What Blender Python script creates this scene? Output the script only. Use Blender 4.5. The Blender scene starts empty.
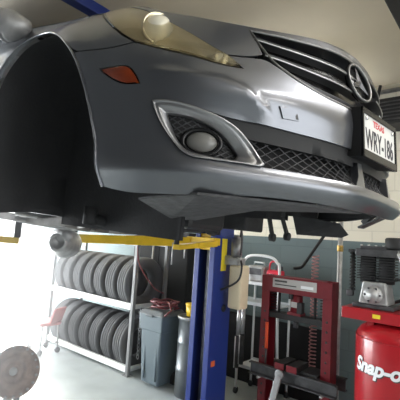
import bpy, bmesh, math, random
from math import sin, cos, pi, radians, hypot, atan2
from mathutils import Vector, Matrix
from mathutils.geometry import delaunay_2d_cdt
random.seed(7)
SC = bpy.context.scene
COL = SC.collection
V = Vector

# ------------------------------------------------------------------ materials
def mat(name, col, rough=.5, metal=0., bump=0., bscale=40., var=0., vscale=6., emit=None, estr=0., coat=0., trans=0., spec=.5, alpha=1., ior=1.45):
    m = bpy.data.materials.new(name); m.use_nodes = True
    nt = m.node_tree; b = nt.nodes['Principled BSDF']
    b.inputs['Base Color'].default_value = (*col, 1); b.inputs['Roughness'].default_value = rough
    b.inputs['Metallic'].default_value = metal; b.inputs['Coat Weight'].default_value = coat
    b.inputs['Coat Roughness'].default_value = .08
    b.inputs['Specular IOR Level'].default_value = spec; b.inputs['IOR'].default_value = ior
    b.inputs['Transmission Weight'].default_value = trans; b.inputs['Alpha'].default_value = alpha
    if emit: b.inputs['Emission Color'].default_value = (*emit, 1); b.inputs['Emission Strength'].default_value = estr
    if var or bump:
        tc = nt.nodes.new('ShaderNodeTexCoord')
    if var:
        n = nt.nodes.new('ShaderNodeTexNoise'); n.inputs['Scale'].default_value = vscale; n.inputs['Detail'].default_value = 6
        nt.links.new(tc.outputs['Object'], n.inputs['Vector'])
        r = nt.nodes.new('ShaderNodeValToRGB')
        r.color_ramp.elements[0].position = .3; r.color_ramp.elements[1].position = .7
        r.color_ramp.elements[0].color = (*[max(0, c*(1-var)) for c in col], 1)
        r.color_ramp.elements[1].color = (*[min(1, c*(1+var)) for c in col], 1)
        nt.links.new(n.outputs['Fac'], r.inputs['Fac']); nt.links.new(r.outputs['Color'], b.inputs['Base Color'])
    if bump:
        n2 = nt.nodes.new('ShaderNodeTexNoise'); n2.inputs['Scale'].default_value = bscale; n2.inputs['Detail'].default_value = 4
        nt.links.new(tc.outputs['Object'], n2.inputs['Vector'])
        bp = nt.nodes.new('ShaderNodeBump'); bp.inputs['Strength'].default_value = bump; bp.inputs['Distance'].default_value = .01
        nt.links.new(n2.outputs['Fac'], bp.inputs['Height']); nt.links.new(bp.outputs['Normal'], b.inputs['Normal'])
    return m

def wall_material():
    """painted concrete block: grey below the paint line, cream above, faint joints"""
    m = mat('painted_block', (.2, .24, .24), .75); nt = m.node_tree; b = nt.nodes['Principled BSDF']
    g = nt.nodes.new('ShaderNodeNewGeometry'); sp = nt.nodes.new('ShaderNodeSeparateXYZ'); nt.links.new(g.outputs['Position'], sp.inputs[0])
    ad = nt.nodes.new('ShaderNodeMath'); ad.operation = 'ADD'; nt.links.new(sp.outputs['X'], ad.inputs[0]); nt.links.new(sp.outputs['Y'], ad.inputs[1])
    cb = nt.nodes.new('ShaderNodeCombineXYZ'); nt.links.new(ad.outputs[0], cb.inputs['X']); nt.links.new(sp.outputs['Z'], cb.inputs['Y'])
    br = nt.nodes.new('ShaderNodeTexBrick'); br.inputs['Scale'].default_value = 1; br.inputs['Brick Width'].default_value = .41
    br.inputs['Row Height'].default_value = .205; br.inputs['Mortar Size'].default_value = .007; br.inputs['Mortar Smooth'].default_value = .4
    br.inputs['Color1'].default_value = (1, 1, 1, 1); br.inputs['Color2'].default_value = (.93, .93, .93, 1); br.inputs['Mortar'].default_value = (.86, .86, .86, 1)
    nt.links.new(cb.outputs[0], br.inputs['Vector'])
    gt = nt.nodes.new('ShaderNodeMath'); gt.operation = 'GREATER_THAN'; gt.inputs[1].default_value = 1.735; nt.links.new(sp.outputs['Z'], gt.inputs[0])
    mx = nt.nodes.new('ShaderNodeMixRGB'); mx.inputs[1].default_value = (.125, .165, .168, 1); mx.inputs[2].default_value = (.78, .73, .61, 1)
    nt.links.new(gt.outputs[0], mx.inputs[0])
    ml = nt.nodes.new('ShaderNodeMixRGB'); ml.blend_type = 'MULTIPLY'; ml.inputs[0].default_value = 1
    nt.links.new(mx.outputs[0], ml.inputs[1]); nt.links.new(br.outputs['Color'], ml.inputs[2]); nt.links.new(ml.outputs[0], b.inputs['Base Color'])
    bp = nt.nodes.new('ShaderNodeBump'); bp.inputs['Strength'].default_value = .4; bp.inputs['Distance'].default_value = .004
    nt.links.new(br.outputs['Fac'], bp.inputs['Height']); bp.invert = True; nt.links.new(bp.outputs['Normal'], b.inputs['Normal'])
    return m

def tread_material():
    m = mat('tyre_rubber', (.085, .085, .088), .8); nt = m.node_tree; b = nt.nodes['Principled BSDF']
    return m

def paint_material():
    m = mat('silver_grey_paint', (.185, .193, .213), .32, .82, coat=.6)
    return m

M = dict(
    paint=paint_material(),
    black=mat('black_plastic', (.018, .018, .019), .6), gloss_black=mat('gloss_black', (.012, .012, .013), .25),
    liner=mat('liner_felt', (.022, .022, .024), .85, bump=.3, bscale=60), under=mat('underbody_coating', (.026, .026, .028), .75, var=.4, vscale=9, bump=.4, bscale=30),
    tray=mat('scuffed_splash_shield', (.06, .06, .063), .7, var=.35, vscale=25, bump=.3, bscale=60),
    chrome=mat('chrome', (.62, .62, .63), .16, 1.), satin=mat('satin_silver', (.5, .5, .5), .35, .85), bezel=mat('bezel_silver', (.36, .36, .37), .32, .8, coat=.4),
    steel=mat('worn_steel', (.36, .36, .37), .4, .8, var=.25, vscale=20), dsteel=mat('dark_steel', (.09, .09, .095), .5, .6, var=.3, vscale=14),
    lightmetal=mat('grey_cast_metal', (.42, .42, .42), .5, .5, var=.2, vscale=18), rust=mat('rusty_plate', (.30, .22, .185), .7, .3, var=.35, vscale=14, bump=.3, bscale=50),  # plate rust lightened to imitate the glare veil
    lens=mat('yellowed_lens', (.78, .72, .55), .10, trans=.92, coat=.8, ior=1.2), refl=mat('reflector_silver', (.68, .62, .46), .28, .7),
    foglens=mat('fog_lamp_glass', (.24, .235, .22), .18, trans=.35, coat=.8, ior=1.3), amber=mat('amber_lens', (.2, .03, .006), .22, coat=.6),
    hazebowl=mat('lamp_bowl', (.62, .55, .38), .35, .5),
    glass=mat('tinted_glass', (.02, .025, .03), .05, coat=.5), plate=mat('plate_white', (.62, .62, .60), .45), plateblk=mat('plate_black_ink', (.02, .02, .03), .5), platered=mat('plate_red_ink', (.55, .05, .06), .5),
    wall=wall_material(), cream=mat('cream_paint', (.55, .5, .4), .8),
    ceil=mat('beige_ceiling_liner', (.80, .70, .54), .6, var=.07, vscale=1.2, bump=.5, bscale=1.6), floor=mat('sealed_concrete', (.42, .46, .46), .45, var=.14, vscale=2.2, bump=.06, bscale=18),
    apron=mat('pale_concrete_apron', (.7, .69, .66), .8, var=.08), blue=mat('blue_enamel', (.014, .034, .2), .38, coat=.3), yellow=mat('yellow_enamel', (.72, .47, .02), .42, var=.12),
    ylabel=mat('yellow_label', (.75, .6, .03), .5), red=mat('red_enamel', (.36, .012, .018), .3, coat=.4), redpress=mat('press_red', (.16, .009, .016), .4, var=.12),
    orange=mat('orange_red_grip', (.75, .09, .03), .5), rubber=tread_material(), rackwhite=mat('white_rack_steel', (.72, .72, .7), .45), can=mat('grey_blue_bin_plastic', (.11, .145, .165), .45),
    canlid=mat('dark_bin_lid', (.1, .115, .125), .4), drum=mat('grey_drum_steel', (.2, .215, .225), .32, .6), redhose=mat('red_hose', (.14, .022, .028), .5), pink=mat('faded_red_coil', (.42, .2, .2), .5),
    white=mat('white_tube', (.8, .82, .84), .35), lgrey=mat('pale_grey_shelf', (.56, .6, .62), .5), tank=mat('milky_plastic', (.72, .62, .44), .5), label=mat('grey_label', (.42, .41, .4), .5),
    ink=mat('dark_ink', (.05, .05, .05), .6), brass=mat('brass', (.5, .33, .1), .4, .8), orangest=mat('orange_sticker', (.7, .12, .03), .6), faded=mat('sun_faded_red_seat', (.55, .16, .15), .6),  # seat red paled to imitate the door glare
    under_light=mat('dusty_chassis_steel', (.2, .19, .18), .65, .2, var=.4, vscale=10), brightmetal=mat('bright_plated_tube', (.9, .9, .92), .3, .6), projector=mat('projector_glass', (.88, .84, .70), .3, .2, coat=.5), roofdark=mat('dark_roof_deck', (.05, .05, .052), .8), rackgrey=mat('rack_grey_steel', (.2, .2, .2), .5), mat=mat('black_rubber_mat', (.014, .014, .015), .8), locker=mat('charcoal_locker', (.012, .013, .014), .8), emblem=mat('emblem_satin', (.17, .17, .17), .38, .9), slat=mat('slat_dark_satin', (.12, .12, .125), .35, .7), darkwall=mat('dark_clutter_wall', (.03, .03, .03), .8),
    lamp=mat('lamp_diffuser', (.9, .9, .9), .5, emit=(1, .97, .93), estr=26), redled=mat('red_plug', (.7, .03, .06), .4), door=mat('door_frame_paint', (.7, .7, .68), .6))

# ------------------------------------------------------------------ helpers
def world_origin(o):
    p = V((0, 0, 0))
    while o is not None:
        p = p + o.location; o = o.parent
    return p

def link(name, me, m, parent, kind=None):
    o = bpy.data.objects.new(name, me); COL.objects.link(o)
    if m is not None: me.materials.append(m)
    if parent is not None: o.parent = parent
    if kind: o['kind'] = kind
    return o

def empty(name, label, cat, loc, group=None, roty=0.):
    o = bpy.data.objects.new(name, None); COL.objects.link(o); o.location = loc; o.rotation_euler = (0, roty, 0)
    o.empty_display_size = .1
    o['label'] = label; o['category'] = cat
    if group: o['group'] = group
    return o

def tag(o, label, cat, group=None):
    o['label'] = label; o['category'] = cat
    if group: o['group'] = group
    return o

class MB:
    """collects shapes in one mesh"""
    def __init__(s): s.bm = bmesh.new()
    def _add(s, verts, faces, smooth=False):
        vs = [s.bm.verts.new(v) for v in verts]
        for f in faces:
            try:
                fc = s.bm.faces.new([vs[i] for i in f]); fc.smooth = smooth
            except ValueError: pass
        return s
    def box(s, c, d, R=None):
        vs = []
        for z in (-.5, .5):
            for x, y in ((-.5, -.5), (.5, -.5), (.5, .5), (-.5, .5)):
                p = V((x*d[0], y*d[1], z*d[2]))
                if R is not None: p = R @ p
                vs.append(p + V(c))
        return s._add(vs, [(3, 2, 1, 0), (4, 5, 6, 7), (0, 1, 5, 4), (1, 2, 6, 5), (2, 3, 7, 6), (3, 0, 4, 7)])
    def frustum(s, c0, d0, c1, d1):
        vs = []
        for c, d in ((c0, d0), (c1, d1)):
            for x, y in ((-.5, -.5), (.5, -.5), (.5, .5), (-.5, .5)): vs.append((c[0]+x*d[0], c[1]+y*d[1], c[2]))
        return s._add(vs, [(3, 2, 1, 0), (4, 5, 6, 7), (0, 1, 5, 4), (1, 2, 6, 5), (2, 3, 7, 6), (3, 0, 4, 7)])
    def beam(s, a, b, w, h, up=(0, 0, 1)):
        a, b = V(a), V(b); x = (b-a).normalized(); u = V(up); y = u.cross(x)
        if y.length < 1e-4: y = V((0, 1, 0)).cross(x)
        y.normalize(); z = x.cross(y)
        R = Matrix((x, y, z)).transposed()
        return s.box((a+b)/2, ((b-a).length, w, h), R)
    def lathe(s, prof, o=(0, 0, 0), axis=(0, 0, 1), seg=32, smooth=True, closed=False):
        ax = V(axis).normalized(); q = V((0, 0, 1)).rotation_difference(ax); o = V(o)
        n = len(prof); vs = []
        for r, z in prof:
            for k in range(seg):
                a = 2*pi*k/seg; vs.append(q @ V((r*cos(a), r*sin(a), z)) + o)
        fs = []
        for i in range(n-1 if not closed else n):
            j = (i+1) % n
            for k in range(seg):
                l = (k+1) % seg
                fs.append((i*seg+k, i*seg+l, j*seg+l, j*seg+k))
        if not closed:
            fs.append(tuple(reversed(range(seg)))); fs.append(tuple((n-1)*seg+k for k in range(seg)))
        s._add(vs, fs, smooth)
        return s
    def cyl(s, a, b, r, r2=None, seg=20, smooth=True):
        a, b = V(a), V(b); r2 = r if r2 is None else r2
        return s.lathe([(r, 0), (r2, (b-a).length)], a, b-a, seg, smooth)
    def tube(s, pts, r, seg=10, closed=False):
        pts = [V(p) for p in pts]; n = len(pts); vs = []; prev = None
        for i, p in enumerate(pts):
            if closed: t = pts[(i+1) % n]-pts[i-1]
            else: t = pts[min(i+1, n-1)]-pts[max(i-1, 0)]
            t.normalize()
            if prev is None:
                u = t.cross(V((0, 0, 1)))
                if u.length < .1: u = t.cross(V((1, 0, 0)))
            else: u = prev - t*prev.dot(t)
            u.normalize(); prev = u; w = t.cross(u)
            for k in range(seg):
                a = 2*pi*k/seg; vs.append(p + (u*cos(a)+w*sin(a))*r)
        fs = []
        for i in range(n if closed else n-1):
            j = (i+1) % n
            for k in range(seg):
                l = (k+1) % seg; fs.append((i*seg+k, i*seg+l, j*seg+l, j*seg+k))
        if not closed:
            fs.append(tuple(reversed(range(seg)))); fs.append(tuple((n-1)*seg+k for k in range(seg)))
        return s._add(vs, fs, True)
    def sphere(s, c, r, sc=(1, 1, 1), seg=20):
        prof = [(max(1e-4, cos(a))*1, sin(a)) for a in [-pi/2+pi*i/(seg//2) for i in range(seg//2+1)]]
        vs = []; n = len(prof)
        for rr, z in prof:
            for k in range(seg):
                a = 2*pi*k/seg; vs.append((c[0]+r*sc[0]*rr*cos(a), c[1]+r*sc[1]*rr*sin(a), c[2]+r*sc[2]*z))
        fs = [(i*seg+k, i*seg+(k+1) % seg, (i+1)*seg+(k+1) % seg, (i+1)*seg+k) for i in range(n-1) for k in range(seg)]
        fs.append(tuple(reversed(range(seg)))); fs.append(tuple((n-1)*seg+k for k in range(seg)))
        return s._add(vs, fs, True)
    def build(s, name, m, parent=None, bevel=0., kind=None, local=False):
        """shapes are in world coordinates unless local; the mesh is stored relative to the parent"""
        if parent is not None and not local:
            o0 = world_origin(parent); bmesh.ops.translate(s.bm, vec=-o0, verts=s.bm.verts)
        bmesh.ops.recalc_face_normals(s.bm, faces=s.bm.faces)
        me = bpy.data.meshes.new(name); s.bm.to_mesh(me); s.bm.free()
        o = link(name, me, m, parent, kind)
        if bevel:
            bv = o.modifiers.new('bevel', 'BEVEL'); bv.width = bevel; bv.segments = 2; bv.limit_method = 'ANGLE'; bv.angle_limit = radians(40)
        return o

def spline(pts, n=8):
    pts = [V(p) for p in pts]; out = []
    for i in range(len(pts)-1):
        p0 = pts[max(i-1, 0)]; p1 = pts[i]; p2 = pts[i+1]; p3 = pts[min(i+2, len(pts)-1)]
        for k in range(n):
            t = k/n; out.append(.5*((2*p1)+(p2-p0)*t+(2*p0-5*p1+4*p2-p3)*t*t+(3*p1-p0-3*p2+p3)*t**3))
    out.append(pts[-1]); return out

def text_mesh(txt, size, shear=0., depth=.0, bold=0.):
    """lettering as a mesh in its own xy plane, left baseline at the origin"""
    cu = bpy.data.curves.new('lettering', 'FONT'); cu.body = txt; cu.size = size; cu.shear = shear; cu.extrude = depth; cu.offset = bold
    o = bpy.data.objects.new('lettering', cu); COL.objects.link(o)
    bpy.context.view_layer.update()
    me = bpy.data.meshes.new_from_object(o.evaluated_get(bpy.context.evaluated_depsgraph_get()))
    bpy.data.objects.remove(o); bpy.data.curves.remove(cu)
    return me

# ------------------------------------------------------------------ the car body surface: plan curve x height, s = distance round the plan from the nose
PLAN=[(.035,0),(.028,-.15),(.003,-.32),(-.052,-.48),(-.13,-.62),(-.228,-.735),(-.34,-.83),(-.47,-.895),(-.62,-.93),(-.8,-.952),(-1.0,-.962),(-1.35,-.962),(-2.2,-.965),(-3.2,-.965),(-4.0,-.95),(-4.45,-.90),(-4.72,-.78),(-4.86,-.55),(-4.90,-.28),(-4.91,0)]
ZR=[.18,.245,.295,.40,.50,.58,.64,.72,.80,.88,.95,1.02]
ST=[0,.35,.70,1.0,1.3,1.75,3.0,6.0]
OFF=[[.09,-.005,-.06,.0,.0,.0,.015,.035,.055,.08,.115,.19],
[.09,-.005,-.06,.0,.0,.0,.015,.035,.055,.08,.115,.19],
[.12,.045,.00,.03,.015,.00,.02,.055,.09,.13,.18,.27],
[.08,.03,-.005,.012,.005,.00,.005,.03,.07,.12,.18,.27],
[.05,.02,.00,.00,.00,.00,.00,.01,.03,.075,.14,.23],
[.04,.015,0,0,0,0,0,.005,.02,.05,.11,.20],
[.05,.02,.005,.01,.015,.01,.005,.0,.005,.02,.04,.06],
[.05,.02,.005,.01,.015,.01,.005,.0,.005,.02,.04,.06]]
def cr(xs,ys,x):
    """monotone-ish cubic hermite with finite difference tangents"""
    n=len(xs)
    if x<=xs[0]: i=0
    elif x>=xs[-1]: i=n-2
    else:
        i=0
        while x>xs[i+1]: i+=1
    def tan(k):
        if k==0: return (ys[1]-ys[0])/(xs[1]-xs[0])
        if k==n-1: return (ys[-1]-ys[-2])/(xs[-1]-xs[-2])
        a=(ys[k]-ys[k-1])/(xs[k]-xs[k-1]); b=(ys[k+1]-ys[k])/(xs[k+1]-xs[k]); ha=xs[k]-xs[k-1]; hb=xs[k+1]-xs[k]
        return (a*hb+b*ha)/(ha+hb)
    h=xs[i+1]-xs[i]; t=min(max((x-xs[i])/h,-.5),1.5); m0=tan(i)*h; m1=tan(i+1)*h
    return ys[i]*(2*t**3-3*t*t+1)+m0*(t**3-2*t*t+t)+ys[i+1]*(-2*t**3+3*t*t)+m1*(t**3-t*t)
# dense arc-length plan table
def _dense():
    L=[0]
    for a,b in zip(PLAN,PLAN[1:]): L.append(L[-1]+math.dist(a,b))
    N=1200; pts=[]
    for k in range(N+1):
        s=L[-1]*k/N; pts.append((cr(L,[p[0] for p in PLAN],s),cr(L,[p[1] for p in PLAN],s)))
    S=[0]
    for a,b in zip(pts,pts[1:]): S.append(S[-1]+math.dist(a,b))
    return S,pts
_S,_P=_dense()
SMAX=_S[-1]
def plan(s):
    sg=1
    if s<0: s=-s; sg=-1
    s=min(s,SMAX-1e-6)
    k=min(int(s/SMAX*(len(_S)-1)),len(_S)-2)
    while _S[k+1]<s: k+=1
    while _S[k]>s: k-=1
    t=(s-_S[k])/(_S[k+1]-_S[k]); a,b=_P[k],_P[k+1]
    return a[0]+(b[0]-a[0])*t, sg*(a[1]+(b[1]-a[1])*t)
def plan_n(s):
    e=.02
    a=plan(s-e) if s>0 else plan(s-e); b=plan(min(s+e,SMAX))
    tx,ty=b[0]-a[0],b[1]-a[1]; l=hypot(tx,ty)
    return -ty/l, tx/l   # outward
def off(s,z):
    s=abs(s)
    vals=[cr(ZR,r,z) for r in OFF]
    return cr(ST,vals,min(s,6.0))
def P(s,z,d=0.):
    x,y=plan(s); nx,ny=plan_n(s); o=off(s,z)-d
    return (x-nx*o,y-ny*o,z)

ZTOP = [(0, .895), (.3, .885), (.5, .87), (.72, .865), (.93, .872), (1.1, .893), (1.2, .935), (1.35, 1.0), (1.5, 1.045), (1.65, 1.066), (1.85, 1.08), (2.05, 1.095), (2.3, 1.11), (3, 1.125), (9, 1.125)]
def ztop(s): return cr([p[0] for p in ZTOP], [p[1] for p in ZTOP], abs(s))

CAR_LIFT, CAR_TILT = 1.538, radians(2.9)
car = empty('car', 'silver-grey car raised on the two-post lift with its front wheel removed', 'car', (0, 0, CAR_LIFT), roty=CAR_TILT)
_CI = (Matrix.Translation((0, 0, CAR_LIFT)) @ Matrix.Rotation(CAR_TILT, 4, 'Y')).inverted()
def cw(p): return _CI @ V(p)

def densify(loop, step, closed=True):
    out = []; n = len(loop)
    for i in range(n if closed else n-1):
        a, b = loop[i], loop[(i+1) % n]; k = max(1, int(math.ceil(math.dist(a, b)/step)))
        for j in range(k): out.append((a[0]+(b[0]-a[0])*j/k, a[1]+(b[1]-a[1])*j/k))
    if not closed: out.append(loop[-1])
    return out
def smooth(loop, it=2, lim=50):
    for _ in range(it):
        n = len(loop); out = []
        for i in range(n):
            p, q, r = loop[i-1], loop[i], loop[(i+1) % n]
            a = atan2(q[1]-p[1], q[0]-p[0]); b = atan2(r[1]-q[1], r[0]-q[0]); d = abs((b-a+pi) % (2*pi)-pi)
            if d > radians(lim) or d < radians(1): out.append(q)
            else:
                out.append((q[0]*.75+p[0]*.25, q[1]*.75+p[1]*.25)); out.append((q[0]*.75+r[0]*.25, q[1]*.75+r[1]*.25))
        loop = out
    return loop
def chaikin(l, it=2):
    for _ in range(it):
        o = [l[0]]
        for a, b in zip(l, l[1:]): o += [(a[0]*.75+b[0]*.25, a[1]*.75+b[1]*.25), (a[0]*.25+b[0]*.75, a[1]*.25+b[1]*.75)]
        l = o+[l[-1]]
    return l
def area(l): return .5*sum(l[i-1][0]*l[i][1]-l[i][0]*l[i-1][1] for i in range(len(l)))
def insetl(loop, w):
    """move a loop inwards by w"""
    sg = 1 if area(loop) > 0 else -1; n = len(loop); out = []
    for i in range(n):
        p, q, r = loop[i-1], loop[i], loop[(i+1) % n]
        e1 = V((q[0]-p[0], q[1]-p[1])); e2 = V((r[0]-q[0], r[1]-q[1]))
        n1 = V((-e1.y, e1.x)).normalized() if e1.length > 1e-9 else V((0, 0)); n2 = V((-e2.y, e2.x)).normalized() if e2.length > 1e-9 else n1
        m = n1+n2
        if m.length < 1e-6: m = n1
        m.normalize(); k = w/max(.4, m.dot(n1)) if n1.length else w
        out.append((q[0]+m.x*k*sg, q[1]+m.y*k*sg))
    return out
def inside(p, loop):
    c = False; x, y = p; n = len(loop)
    for i in range(n):
        (x1, y1), (x2, y2) = loop[i-1], loop[i]
        if (y1 > y) != (y2 > y) and x < (x2-x1)*(y-y1)/(y2-y1)+x1: c = not c
    return c
def dseg(p, loop):
    b = 9; n = len(loop); px, py = p
    for i in range(n):
        (x1, y1), (x2, y2) = loop[i-1], loop[i]; dx, dy = x2-x1, y2-y1; L = dx*dx+dy*dy
        t = 0 if L == 0 else max(0, min(1, ((px-x1)*dx+(py-y1)*dy)/L)); b = min(b, hypot(px-x1-t*dx, py-y1-t*dy))
    return b
def mirror(l): return [(-a, b) for a, b in l]

def panel(name, outer, m, parent, holes=(), d=0., gap=.0022, flange=.014, step=.03, dfun=None, sm=2, edge=.02):
    """a trimmed piece of the car's outer surface, with a returned edge"""
    ol = insetl(densify(smooth(outer, sm), edge), gap); hl = [insetl(densify(smooth(h, sm), edge), -gap) for h in holes]
    pts = list(ol); edges = [(i, (i+1) % len(ol)) for i in range(len(ol))]
    for h in hl:
        k = len(pts); pts += h; edges += [(k+i, k+(i+1) % len(h)) for i in range(len(h))]
    s0, s1 = min(p[0] for p in ol), max(p[0] for p in ol); z0, z1 = min(p[1] for p in ol), max(p[1] for p in ol)
    ns, nz = int((s1-s0)/step), int((z1-z0)/(step*.75))
    allb = [ol]+hl
    for i in range(ns+1):
        for j in range(nz+1):
            p = (s0+(i+.5)*step+(.25*step if j % 2 else 0), z0+(j+.5)*step*.75)
            if inside(p, ol) and not any(inside(p, h) for h in hl) and min(dseg(p, b) for b in allb) > step*.3: pts.append(p)
    vv, ee, ff, *_ = delaunay_2d_cdt([V(p) for p in pts], edges, [], 0, 1e-6)
    vv = [tuple(v) for v in vv]
    D = (lambda p: d) if dfun is None else (lambda p: dfun(p, min(dseg(p, b) for b in allb)))
    bm = bmesh.new(); bv = [bm.verts.new(P(p[0], p[1], D(p))) for p in vv]
    for f in ff:
        c = (sum(vv[i][0] for i in f)/len(f), sum(vv[i][1] for i in f)/len(f))
        if inside(c, ol) and not any(inside(c, h) for h in hl):
            a = area([vv[i] for i in f]); ids = list(f) if a < 0 else list(reversed(f))
            try: bm.faces.new([bv[i] for i in ids]).smooth = True
            except ValueError: pass
    for v in [v for v in bm.verts if not v.link_faces]: bm.verts.remove(v)
    if flange:
        for b in allb:
            n = len(b); e0 = [D(p) if dfun is None else dfun(p, 0) for p in b]
            a = [bm.verts.new(P(p[0], p[1], e0[i])) for i, p in enumerate(b)]; c = [bm.verts.new(P(p[0], p[1], e0[i]-flange)) for i, p in enumerate(b)]
            for i in range(n):
                j = (i+1) % n; q = bm.faces.new((a[i], a[j], c[j], c[i])); q.smooth = True
    me = bpy.data.meshes.new(name); bm.to_mesh(me); bm.free()
    return link(name, me, m, parent)

def ribbon(name, sz, hh, d0, d1, m, parent):
    """a blade that follows the surface: centre line (s,z), half height, inner and outer depth"""
    bm = bmesh.new(); rows = []
    for s, z in sz:
        rows.append([bm.verts.new(P(s, z+a, b)) for a, b in ((-hh, d0), (-hh, d1), (-hh*.3, d1+.004), (hh, d1-.004), (hh, d0))])
    for r, q in zip(rows, rows[1:]):
        for k in range(5):
            f = bm.faces.new((r[k], r[(k+1) % 5], q[(k+1) % 5], q[k]))
    bm.faces.new(rows[0]); bm.faces.new(list(reversed(rows[-1])))
    bmesh.ops.recalc_face_normals(bm, faces=bm.faces)
    me = bpy.data.meshes.new(name); bm.to_mesh(me); bm.free()
    return link(name, me, m, parent)

def resample(loop, n):
    L = [0]; m = len(loop)
    for i in range(m): L.append(L[-1]+math.dist(loop[i], loop[(i+1) % m]))
    out = []
    for k in range(n):
        t = L[-1]*k/n; i = 0
        while L[i+1] < t: i += 1
        u = (t-L[i])/max(1e-9, L[i+1]-L[i]); a, b = loop[i], loop[(i+1) % m]
        out.append((a[0]+(b[0]-a[0])*u, a[1]+(b[1]-a[1])*u))
    return out

ARCH_F = [(1.21, .238), (1.215, .27), (1.235, .369), (1.27, .457), (1.305, .537), (1.35, .625), (1.405, .70), (1.48, .772), (1.59, .842), (1.69, .88), (1.80, .890), (1.88, .86), (1.95, .80), (2.01, .72), (2.05, .645), (2.09, .53), (2.11, .40), (2.12, .30), (2.12, .238)]
HEAD = [(1.56, 1.043), (1.47, 1.030), (1.35, .983), (1.19, .907), (1.08, .848), (1.00, .808), (.92, .767), (.86, .736), (.81, .715), (.775, .691), (.75, .670), (.82, .669), (.91, .683), (1.04, .706), (1.15, .741), (1.21, .773), (1.29, .831), (1.38, .900), (1.48, .975)]
MARK = [(1.26, .644), (1.19, .649), (1.14, .646), (1.105, .609), (1.09, .582), (1.15, .581), (1.20, .602), (1.25, .631)]
FOGO = [(1.05, .525), (1.02, .530), (.97, .527), (.91, .515), (.83, .497), (.76, .467), (.72, .435), (.685, .400), (.66, .358), (.67, .348), (.74, .351), (.84, .351), (.885, .351), (.92, .358), (.95, .379), (.99, .422), (1.03, .475)]
FOGI = [(1.005, .492), (.96, .490), (.90, .482), (.83, .458), (.78, .421), (.745, .381), (.755, .365), (.79, .363), (.86, .367), (.92, .374), (.95, .399), (.975, .43)]
BAND = [(.83, .497), (.76, .490), (.66, .487), (.53, .480), (.40, .478), (.2, .477), (0, .477)]
MTOP = [(.725, .445), (.71, .445), (.53, .436), (.39, .432), (.2, .43), (0, .43)]
LIP = [(0, .335), (.25, .340), (.43, .343), (.54, .347), (.66, .350)]
GRI_T = [(.70, .797), (.728, .846), (.62, .845), (.51, .842), (.40, .845), (.2, .862), (0, .87)]
GRI_B = [(0, .632), (.3, .632), (.45, .640), (.54, .668), (.585, .691), (.635, .717), (.665, .753)]
ARCH_F = [(a-(.02*min(1, max(0, (b-.26)/.4)) if a < 1.75 else .02*max(0, (1.85-a)/.1) if a < 1.85 else 0), b) for a, b in ARCH_F]
BOT = [(0, .256), (.2, .254), (.37, .253), (.54, .256), (.68, .253), (.86, .237), (1.0, .228), (1.10, .224), (1.17, .230), (1.21, .238)]
SEAM = [(1.40, .722), (1.39, .725), (1.30, .722), (1.19, .729), (1.15, .741)]

def _sh(l): return [(a-.012*min(1, max(0, (a-.1)/.3))*(1 if a < 1.1 else max(0, 1-(a-1.1)/.2)), b) for a, b in l]
FOGO, FOGI, BAND, MTOP, LIP, GRI_T, GRI_B = [_sh(l) for l in (FOGO, FOGI, BAND, MTOP, LIP, GRI_T, GRI_B)]
HEAD = [(a-.003, b+(.006 if a < 1.1 else 0)) for a, b in HEAD]
# bumper skin: lip, corners and the painted strip under the grille in one piece
i0 = min(range(len(ARCH_F)), key=lambda k: math.dist(ARCH_F[k], (1.385, .70)))
R = BOT + ARCH_F[1:i0+1] + [(1.40, .722)] + SEAM[2:] + [(1.04, .706), (.91, .683), (.82, .669), (.75, .670), (.775, .691), (.80, .712), (.72, .722), (.668, .728), (.635, .717), (.585, .691), (.54, .668), (.45, .640), (.3, .632)]
_lift = lambda l: [(a, b+.036*min(1, max(0, (-a-.25)/.35)) if b < .262 else b) for a, b in l]
bump_outer = _lift(mirror(list(reversed(R)))[:-1]) + [(0, .256)] + R[1:] + [(0, .632)]
# hole for lower grille and both fog lamp surrounds
H = LIP + FOGO[9:] + FOGO[:5] + BAND[1:]
bump_hole = H[:-1] + [(0, .477)] + mirror(list(reversed(H[:-1])))[:-1]
def flare(p):
    q = (abs(p[0]), p[1]); b = 9
    for (x1, y1), (x2, y2) in zip(ARCH_F, ARCH_F[1:]):
        dx, dy = x2-x1, y2-y1; t = max(0, min(1, ((q[0]-x1)*dx+(q[1]-y1)*dy)/(dx*dx+dy*dy))); b = min(b, hypot(q[0]-x1-t*dx, q[1]-y1-t*dy))
    k = max(0, 1-b/.13); return .022*k*k*(3-2*k)*min(1, max(0, (p[1]-.22)/.55))
ECR = [(.62, .525), (.64, .537), (.68, .563), (.74, .605), (.79, .622), (.89, .632), (.97, .636), (1.1, .64)]
def crease(p):
    s = abs(p[0])
    if s < .62 or s > 1.1: return 0
    zc = cr([q[0] for q in ECR], [q[1] for q in ECR], s); t = (zc-p[1])/.014
    if t < 0: return 0
    k = min(1, t); k = k*k*(3-2*k); fade = max(0, 1-max(0, t-1)/6)
    return .013*k*fade*min(1, (s-.62)/.05)*min(1, (1.1-s)/.12)
bumper = panel('front_bumper', bump_outer, M['paint'], car, holes=[bump_hole, MARK, mirror(MARK)], step=.017, dfun=lambda p, e: flare(p)+crease(p))
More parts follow.
